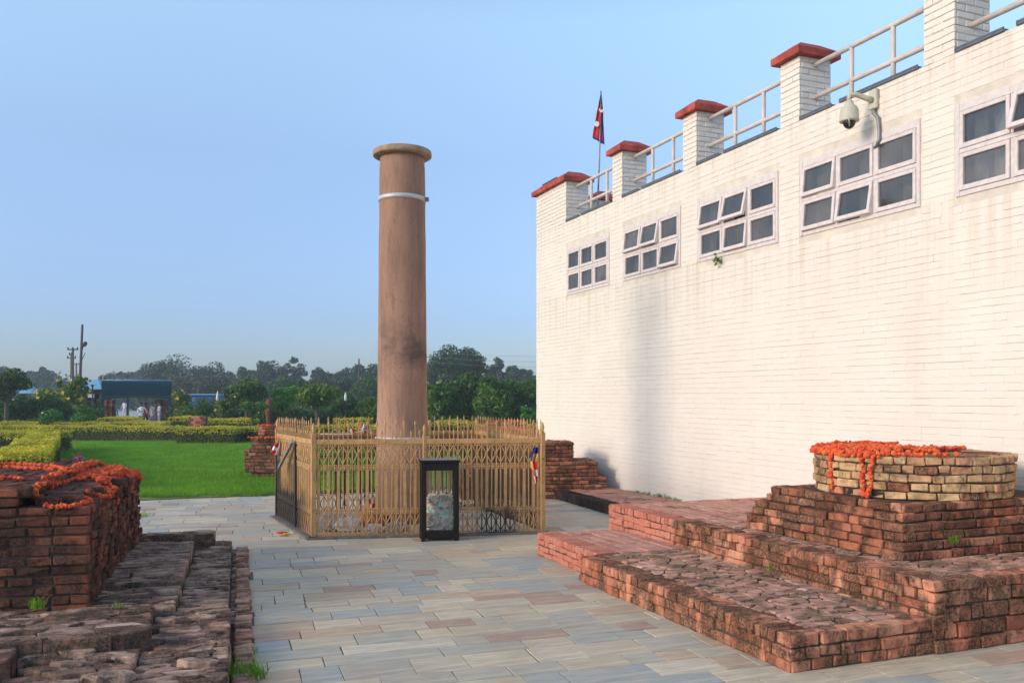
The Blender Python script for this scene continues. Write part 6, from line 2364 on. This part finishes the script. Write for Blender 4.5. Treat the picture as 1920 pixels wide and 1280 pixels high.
def small_marks():
    # red brick block standing in the hedge
    MT, p = frame_at(369, 39.3)
    t = thing('brick_block', 'small red brick block standing in the hedge right of the canopy', 'block', tuple(p))
    B = Bricks(t, 'brick', 'brickwork', ch=.010, jit=.004)
    s = 39.3/FPX; w = 15*s
    zt = H+(HOR-781)*s
    core = MB(); core.box((-w+.04, .05, -.1), (w-.04, .5, zt-p.z-.03), M['mortar_pale'], MT); core.build('core', None, t)
    n = 11; h = (zt-p.z)/n
    for r in range(n):
        x = -w
        while x < w-.03:
            L = .19 if (r % 2 or x > -w) else .1; e = min(x+L, w)
            B.add(tuple(MT @ Vector(((x+e)/2, .05, h*(r+.5)))), (e-x-.012, .14, h-.01), -YAW, M['brick_new'] if random.random() < .5 else M['brick_far'], .015); x = e
    B.build()
    # weathered post and small stone
    MT, p = frame_at(504, 45); s = 45/FPX
    b = MB(); zt = H+(HOR-749)*s-p.z
    b.lathe([(.17, -.1), (.16, .3), (.13, zt*.5), (.19, zt*.65), (.20, zt*.85), (.13, zt), (.01, zt+.02)], 9, M['brick_far'], MT, jit=.06)
    tag(b.build('stone_post'), 'weathered reddish stump of a stone post among the bushes left of the broad domed tree', 'post')
    for (px, top, bot, d, lab) in ((408, 733, 752, 47, 'tiny pale pennant beside the blue shed'), (648, 735, 752, 47, 'tiny pale pennant above the bushes left of the pillar')):
        MT, p = frame_at(px, d); s = d/FPX
        zt = H+(HOR-top)*s-p.z; zb = H+(HOR-bot)*s-p.z
        t = thing('pennant', lab, 'flag', tuple(p))
        b = MB(); b.tube([MT @ Vector((0, 0, 0)), MT @ Vector((0, 0, zt+.1))], .018, 5, M['pole']); b.build('pole', None, t)
        b = MB(); b.lathe([(.01, zb), (.09, zb+.08), (.07, (zb+zt)/2), (.02, zt)], 7, M['flag_white'], MT, jit=.1); b.build('cloth', None, t)
small_marks()

def poles():
    def wires(ob): pass
    # leaning lamp pole
    d = 84; s = d/FPX
    p0 = at(147, d); p0.z = zg(p0); p1 = at(154.5, d, H+(HOR-608)*s)
    t = thing('leaning_pole', 'tall leaning pole with a round lamp above the yellow-flowered shrub', 'pole', tuple(p0))
    b = MB(); b.tube([p0, p0.lerp(p1, .5), p1], [.16, .13, .10], 8, M['pole']); b.build('pole', None, t)
    a = p0.lerp(p1, .73)
    b = MB(); c = at(159, d, H+(HOR-645)*s); b.tube([p0.lerp(p1, .66), c-RV*.1], .03, 5, M['dark_metal']); b.build('bracket', None, t)
    b = MB(); b.lathe([(.02, -.28), (.16, -.2), (.2, 0), (.16, .2), (.02, .28)], 10, M['dark_metal'], Matrix.Translation(c) @ Matrix.Rotation(.6, 4, 'Y')); b.build('lamp_head', None, t)
    b = MB(); b.tube([p0.lerp(p1, .60), at(160, d, H+(HOR-661)*s)], .035, 5, M['dark_metal']); b.build('bracket', None, t)
    # utility poles
    for k, (px, dd, top, arms, lab) in enumerate(((136.5, 92, 652, ((655, 10),), 'utility pole with one wide crossarm left of the leaning pole'), (134, 99, 664, ((671, 8), (665, 4)), 'utility pole with lower crossarms close behind the first one'), (143, 150, 680, ((683, 5),), 'small distant utility pole between the two nearer poles'))):
        s = dd/FPX
        p = at(px, dd); p.z = zg(p)
        t = thing('utility_pole', lab, 'pole', tuple(p), 0, 'power poles beyond the gardens')
        b = MB(); b.tube([p, Vector((p.x, p.y, H+(HOR-top)*s))], [.16, .11], 7, M['pole']); b.build('pole', None, t)
        for (py, hw) in arms:
            z = H+(HOR-py)*s
            b = MB(); c = Vector((p.x, p.y, z))
            b.tube([c-RV*hw*s, c+RV*hw*s], .07, 5, M['pole'])
            for q in (-1, 0, 1): b.lathe([(.05, 0), (.09, .08), (.05, .16), (.08, .2), (.02, .26)], 7, M['dark_metal'], Matrix.Translation(c+RV*hw*s*.9*q))
            b.build('crossarm', None, t)
    b = MB()
    # thin service pole left of the pillar
    d2 = 110; s2 = d2/FPX
    p = at(673, d2); p.z = zg(p)
    t = thing('utility_pole', 'thin dark pole in front of the far trees left of the pillar', 'pole', tuple(p), 0, 'power poles beyond the gardens')
    b.tube([p, Vector((p.x, p.y, H+(HOR-672)*s2))], [.13, .09], 7, M['pole']); b.build('pole', None, t)
    b = MB(); z = H+(HOR-702)*s2; b.tube([Vector((p.x, p.y, z)), Vector((p.x, p.y, z))+RV*.5], .05, 5, M['pole']); b.build('bracket', None, t)
    for k in range(3):
        a = at(700, 100, H+(HOR-(640+9*k))*100/FPX); e = at(1010, 80, H+(HOR-(668+10*k))*80/FPX)
        w = MB(); pts = []
        for i in range(13):
            q = a.lerp(e, i/12); q.z -= .5*math.sin(PI*i/12); pts.append(q)
        w.tube(pts, .010, 4, M['grey_metal'], caps=False)
        tag(w.build('overhead_wire'), ['topmost', 'middle', 'lowest'][k]+' overhead wire crossing the tall dark trees right of the pillar', 'wire')
poles()

# ------------------------------------------------------------------ people
M['skin'] = mat_plain('skin', (.20, .10, .065), .6, .1)
M['hair'] = mat_plain('black_hair', (.012, .010, .010), .5, .1)
CL = {}
def clothm(name, c):
    if name not in CL: CL[name] = mat_plain(name, c, .85, .12, 10)
    return CL[name]
def stripe_mat():
    t = NT('striped_shirt', .85, .2)
    z = t.sep(t.objpos())[2]
    s = t.math('FRACT', t.math('MULTIPLY', z, 9.0))
    return t.out(t.ramp(s, [(0, (.22, .22, .24)), (.5, (.50, .50, .50))], 'CONSTANT'))
def person(label, px, d, face, shirt, trousers, arms, hgt=1.66, stride=0.0, lean=0.0, cat='person', skirt=False, shoes=None, long_hair=False):
    """arms: list of two (elbow, hand) offsets from the shoulder, in body axes (x right, y forward, z up)"""
    import bmesh
    p = at(px, d); g = zg(p)+.03
    rz = math.atan2(face[1], face[0])-PI/2
    root = thing('person', label, cat, (p.x, p.y, g), rz, 'visitors at the garden gate')
    k = hgt/1.70
    J = {}
    def v(n, x, y, z, r, r2=None): J[n] = ((x*k, y*k, z*k), r*k, (r2 or r)*k)
    v('pel', 0, 0, .93, .155, .115); v('waist', 0, lean*.3, 1.08, .14, .10); v('chest', 0, lean*.7, 1.28, .165, .115)
    v('neck0', 0, lean, 1.43, .075); v('neck', 0, lean+.01, 1.50, .055); v('head', 0, lean+.03, 1.60, .088); v('crown', 0, lean+.02, 1.68, .065)
    for i, s in enumerate((-1, 1)):
        st = stride*s
        v('hip%d' % i, .095*s, 0, .87, .095); v('knee%d' % i, .10*s, st*.45+.02, .48, .062); v('ank%d' % i, .10*s, st*.8, .085, .042); v('toe%d' % i, .11*s, st*.8+.15, .03, .035)
        el, ha = arms[i]
        v('sh%d' % i, .175*s, lean, 1.39, .062)
        v('el%d' % i, .175*s+el[0]*s, lean+el[1], 1.39+el[2], .043)
        v('ha%d' % i, .175*s+ha[0]*s, lean+ha[1], 1.39+ha[2], .03)
        dx = np.array([ha[0]*s-el[0]*s, ha[1]-el[1], ha[2]-el[2]]); dx = dx/np.linalg.norm(dx)*.13
        v('fi%d' % i, .175*s+ha[0]*s+dx[0], lean+ha[1]+dx[1], 1.39+ha[2]+dx[2], .022)
    E = [('pel', 'waist'), ('waist', 'chest'), ('chest', 'neck0'), ('neck0', 'neck'), ('neck', 'head'), ('head', 'crown')]
    for i in range(2):
        E += [('pel', 'hip%d' % i), ('hip%d' % i, 'knee%d' % i), ('knee%d' % i, 'ank%d' % i), ('ank%d' % i, 'toe%d' % i), ('chest', 'sh%d' % i), ('sh%d' % i, 'el%d' % i), ('el%d' % i, 'ha%d' % i), ('ha%d' % i, 'fi%d' % i)]
    names = list(J)
    me = bpy.data.meshes.new('body')
    bm = bmesh.new()
    sk = bm.verts.layers.skin.verify()
    bv = []
    for n in names:
        q = bm.verts.new(J[n][0]); q[sk].radius = (J[n][1], J[n][2]); bv.append(q)
    bv[0][sk].use_root = True
    for a, c in E: bm.edges.new((bv[names.index(a)], bv[names.index(c)]))
    bm.to_mesh(me); bm.free()
    tmp = bpy.data.objects.new('tmp', me); COL.objects.link(tmp)
    m1 = tmp.modifiers.new('skin', 'SKIN'); m1.use_smooth_shade = True
    m2 = tmp.modifiers.new('sub', 'SUBSURF'); m2.levels = 1; m2.render_levels = 1
    dg = bpy.context.evaluated_depsgraph_get()
    body = bpy.data.meshes.new_from_object(tmp.evaluated_get(dg))
    bpy.data.objects.remove(tmp)
    body.materials.clear()
    for m in (M['skin'], shirt, trousers, shoes or M['hair']): body.materials.append(m)
    wr = [np.array(J['ha%d' % i][0]) for i in range(2)]
    for pl_ in body.polygons:
        c = np.array(pl_.center)/k
        z = c[2]
        near_hand = min(np.linalg.norm(np.array(pl_.center)-w) for w in wr) < .13*k
        if z > 1.46: i = 0
        elif near_hand: i = 0
        elif z > .90 or (abs(c[0]) > .24): i = 1
        elif z > .09: i = 2
        else: i = 3
        pl_.material_index = i
    body.name = 'body'
    link_mesh('body', body, root, raw=True)
    # hair, ears, nose and eyes
    b = MB(); hd = Vector(J['head'][0])
    hv = []
    V2 = ICO_V.copy()
    V2 = V2*np.array([.096, .108, .105])*k
    V2[:, 1] = np.where(V2[:, 2] < 0, np.minimum(V2[:, 1], -.02*k), V2[:, 1])
    b.add((V2+np.array([hd.x, hd.y-.012*k, hd.z+.045*k])).tolist(), ICO_F, M['hair'], smooth=True)
    if long_hair: b.tube([hd+Vector((0, -.08*k, 0)), hd+Vector((0, -.12*k, -.25*k)), hd+Vector((0, -.12*k, -.42*k))], [.06*k, .05*k, .02*k], 7, M['hair'])
    b.build('hair', None, root, raw=True)
    b = MB()
    b.tube([hd+Vector((0, .085*k, .02*k)), hd+Vector((0, .112*k, -.02*k))], [.008*k, .016*k], 6, M['skin'])
    for s in (-1, 1):
        b.tube([hd+Vector((.088*s*k, 0, .02*k)), hd+Vector((.094*s*k, -.005*k, -.03*k))], .016*k, 6, M['skin'])
        b.tube([hd+Vector((.035*s*k-.012*k, .082*k, .025*k)), hd+Vector((.035*s*k+.012*k, .082*k, .025*k))], .009*k, 5, M['hair'])
    b.tube([hd+Vector((-.022*k, .086*k, -.05*k)), hd+Vector((.022*k, .086*k, -.05*k))], .006*k, 5, M['pot'])
    b.build('face', None, root, raw=True)
    if skirt:
        b = MB(); vs = []; fs = []; n = 18
        pr = [(.17, .135, 1.0), (.19, .16, .8), (.22, .2, .45), (.26, .24, .06)]
        for (a_, c_, z) in pr:
            for i in range(n):
                t = 2*PI*i/n; f_ = 1+.06*math.sin(5*t)
                vs.append((a_*f_*math.cos(t)*k, c_*f_*math.sin(t)*k, z*k))
        for i in range(len(pr)-1):
            for j in range(n): fs.append((i*n+j, i*n+(j+1) % n, (i+1)*n+(j+1) % n, (i+1)*n+j))
        b.add(vs, fs, trousers, None, True); b.build('skirt', None, root, raw=True)
    return root
white_s = clothm('white_shirt', (.72, .72, .72)); grey_s = clothm('mauve_shirt', (.36, .32, .36)); blue_s = clothm('pale_blue_shirt', (.22, .32, .52))
dark_t = clothm('dark_trousers', (.02, .02, .028)); jeans = clothm('blue_jeans', (.10, .15, .26)); red_c = clothm('red_sari', (.45, .05, .07)); offw = clothm('off_white_cloth', (.55, .55, .52)); dk = clothm('dark_shirt', (.03, .03, .035)); lg = clothm('grey_trousers', (.25, .25, .27))
down = ((.05, .02, -.27), (.06, .08, -.52))
hip = ((.15, -.06, -.24), (.02, .06, -.42))
cross = ((.06, .04, -.26), (-.16, .24, -.22))
chin = ((.04, .10, -.25), (-.12, .20, .06))
bp = Vector((-SA, -CA, 0)); rt = RV
def fc(a): return (-FV*math.cos(a)+RV*math.sin(a))
person('man in a white shirt and dark trousers, hand on hip, under the canopy', 265.5, 55.0, fc(.3), white_s, dark_t, (hip, cross))
person('person in a mauve shirt and blue jeans, hand to the chin, under the canopy', 286, 55.6, fc(-.6), grey_s, jeans, (chin, down), 1.66)
person('person in a grey striped shirt with folded arms beside the right gate pier', 299, 55.0, fc(-.9), stripe_mat(), lg, (cross, cross), 1.72)
person('man in a pale blue shirt seen from behind at the left gate pier', 213.5, 57.0, fc(PI-.2), blue_s, dark_t, (down, down), 1.70)
person('person in a red sari half hidden beside the man in the pale blue shirt', 206.5, 57.6, fc(PI+.3), red_c, red_c, (down, cross), 1.60, skirt=True, long_hair=True)
person('distant person in white clothes walking on the path beyond the gate', 233.5, 92, fc(.1), white_s, offw, (down, down), 1.66, stride=.14)
person('distant person in a dark top and white cloth walking beside the one in white', 238.5, 92.6, fc(.2), dk, offw, (down, down), 1.70, stride=-.12)
person('person in dark clothes standing in front of the kiosk counter', 185, 56.4, fc(1.3), dk, dark_t, (down, cross), 1.62)
person('dark-haired person standing behind the man in the white shirt', 273, 57.2, fc(.2), red_c, dark_t, (down, down), 1.63, long_hair=True)

# ================================================================== air
def haze():
    b = MB(); b.box((-640, -230, -1.4), (700, 640, 13.5))
    me = b.mesh('haze')
    m = bpy.data.materials.new('haze_air'); m.use_nodes = True
    nt = m.node_tree; nt.nodes.clear()
    o = nt.nodes.new('ShaderNodeOutputMaterial'); v = nt.nodes.new('ShaderNodeVolumePrincipled')
    v.inputs['Color'].default_value = (.80, .88, 1.0, 1); v.inputs['Density'].default_value = .0009; v.inputs['Anisotropy'].default_value = .1
    nt.links.new(v.outputs[0], o.inputs['Volume'])
    me.materials.append(m)
    tag(link_mesh('haze', me), 'thin bluish haze filling the air over the gardens', 'haze', None, 'stuff')
haze()
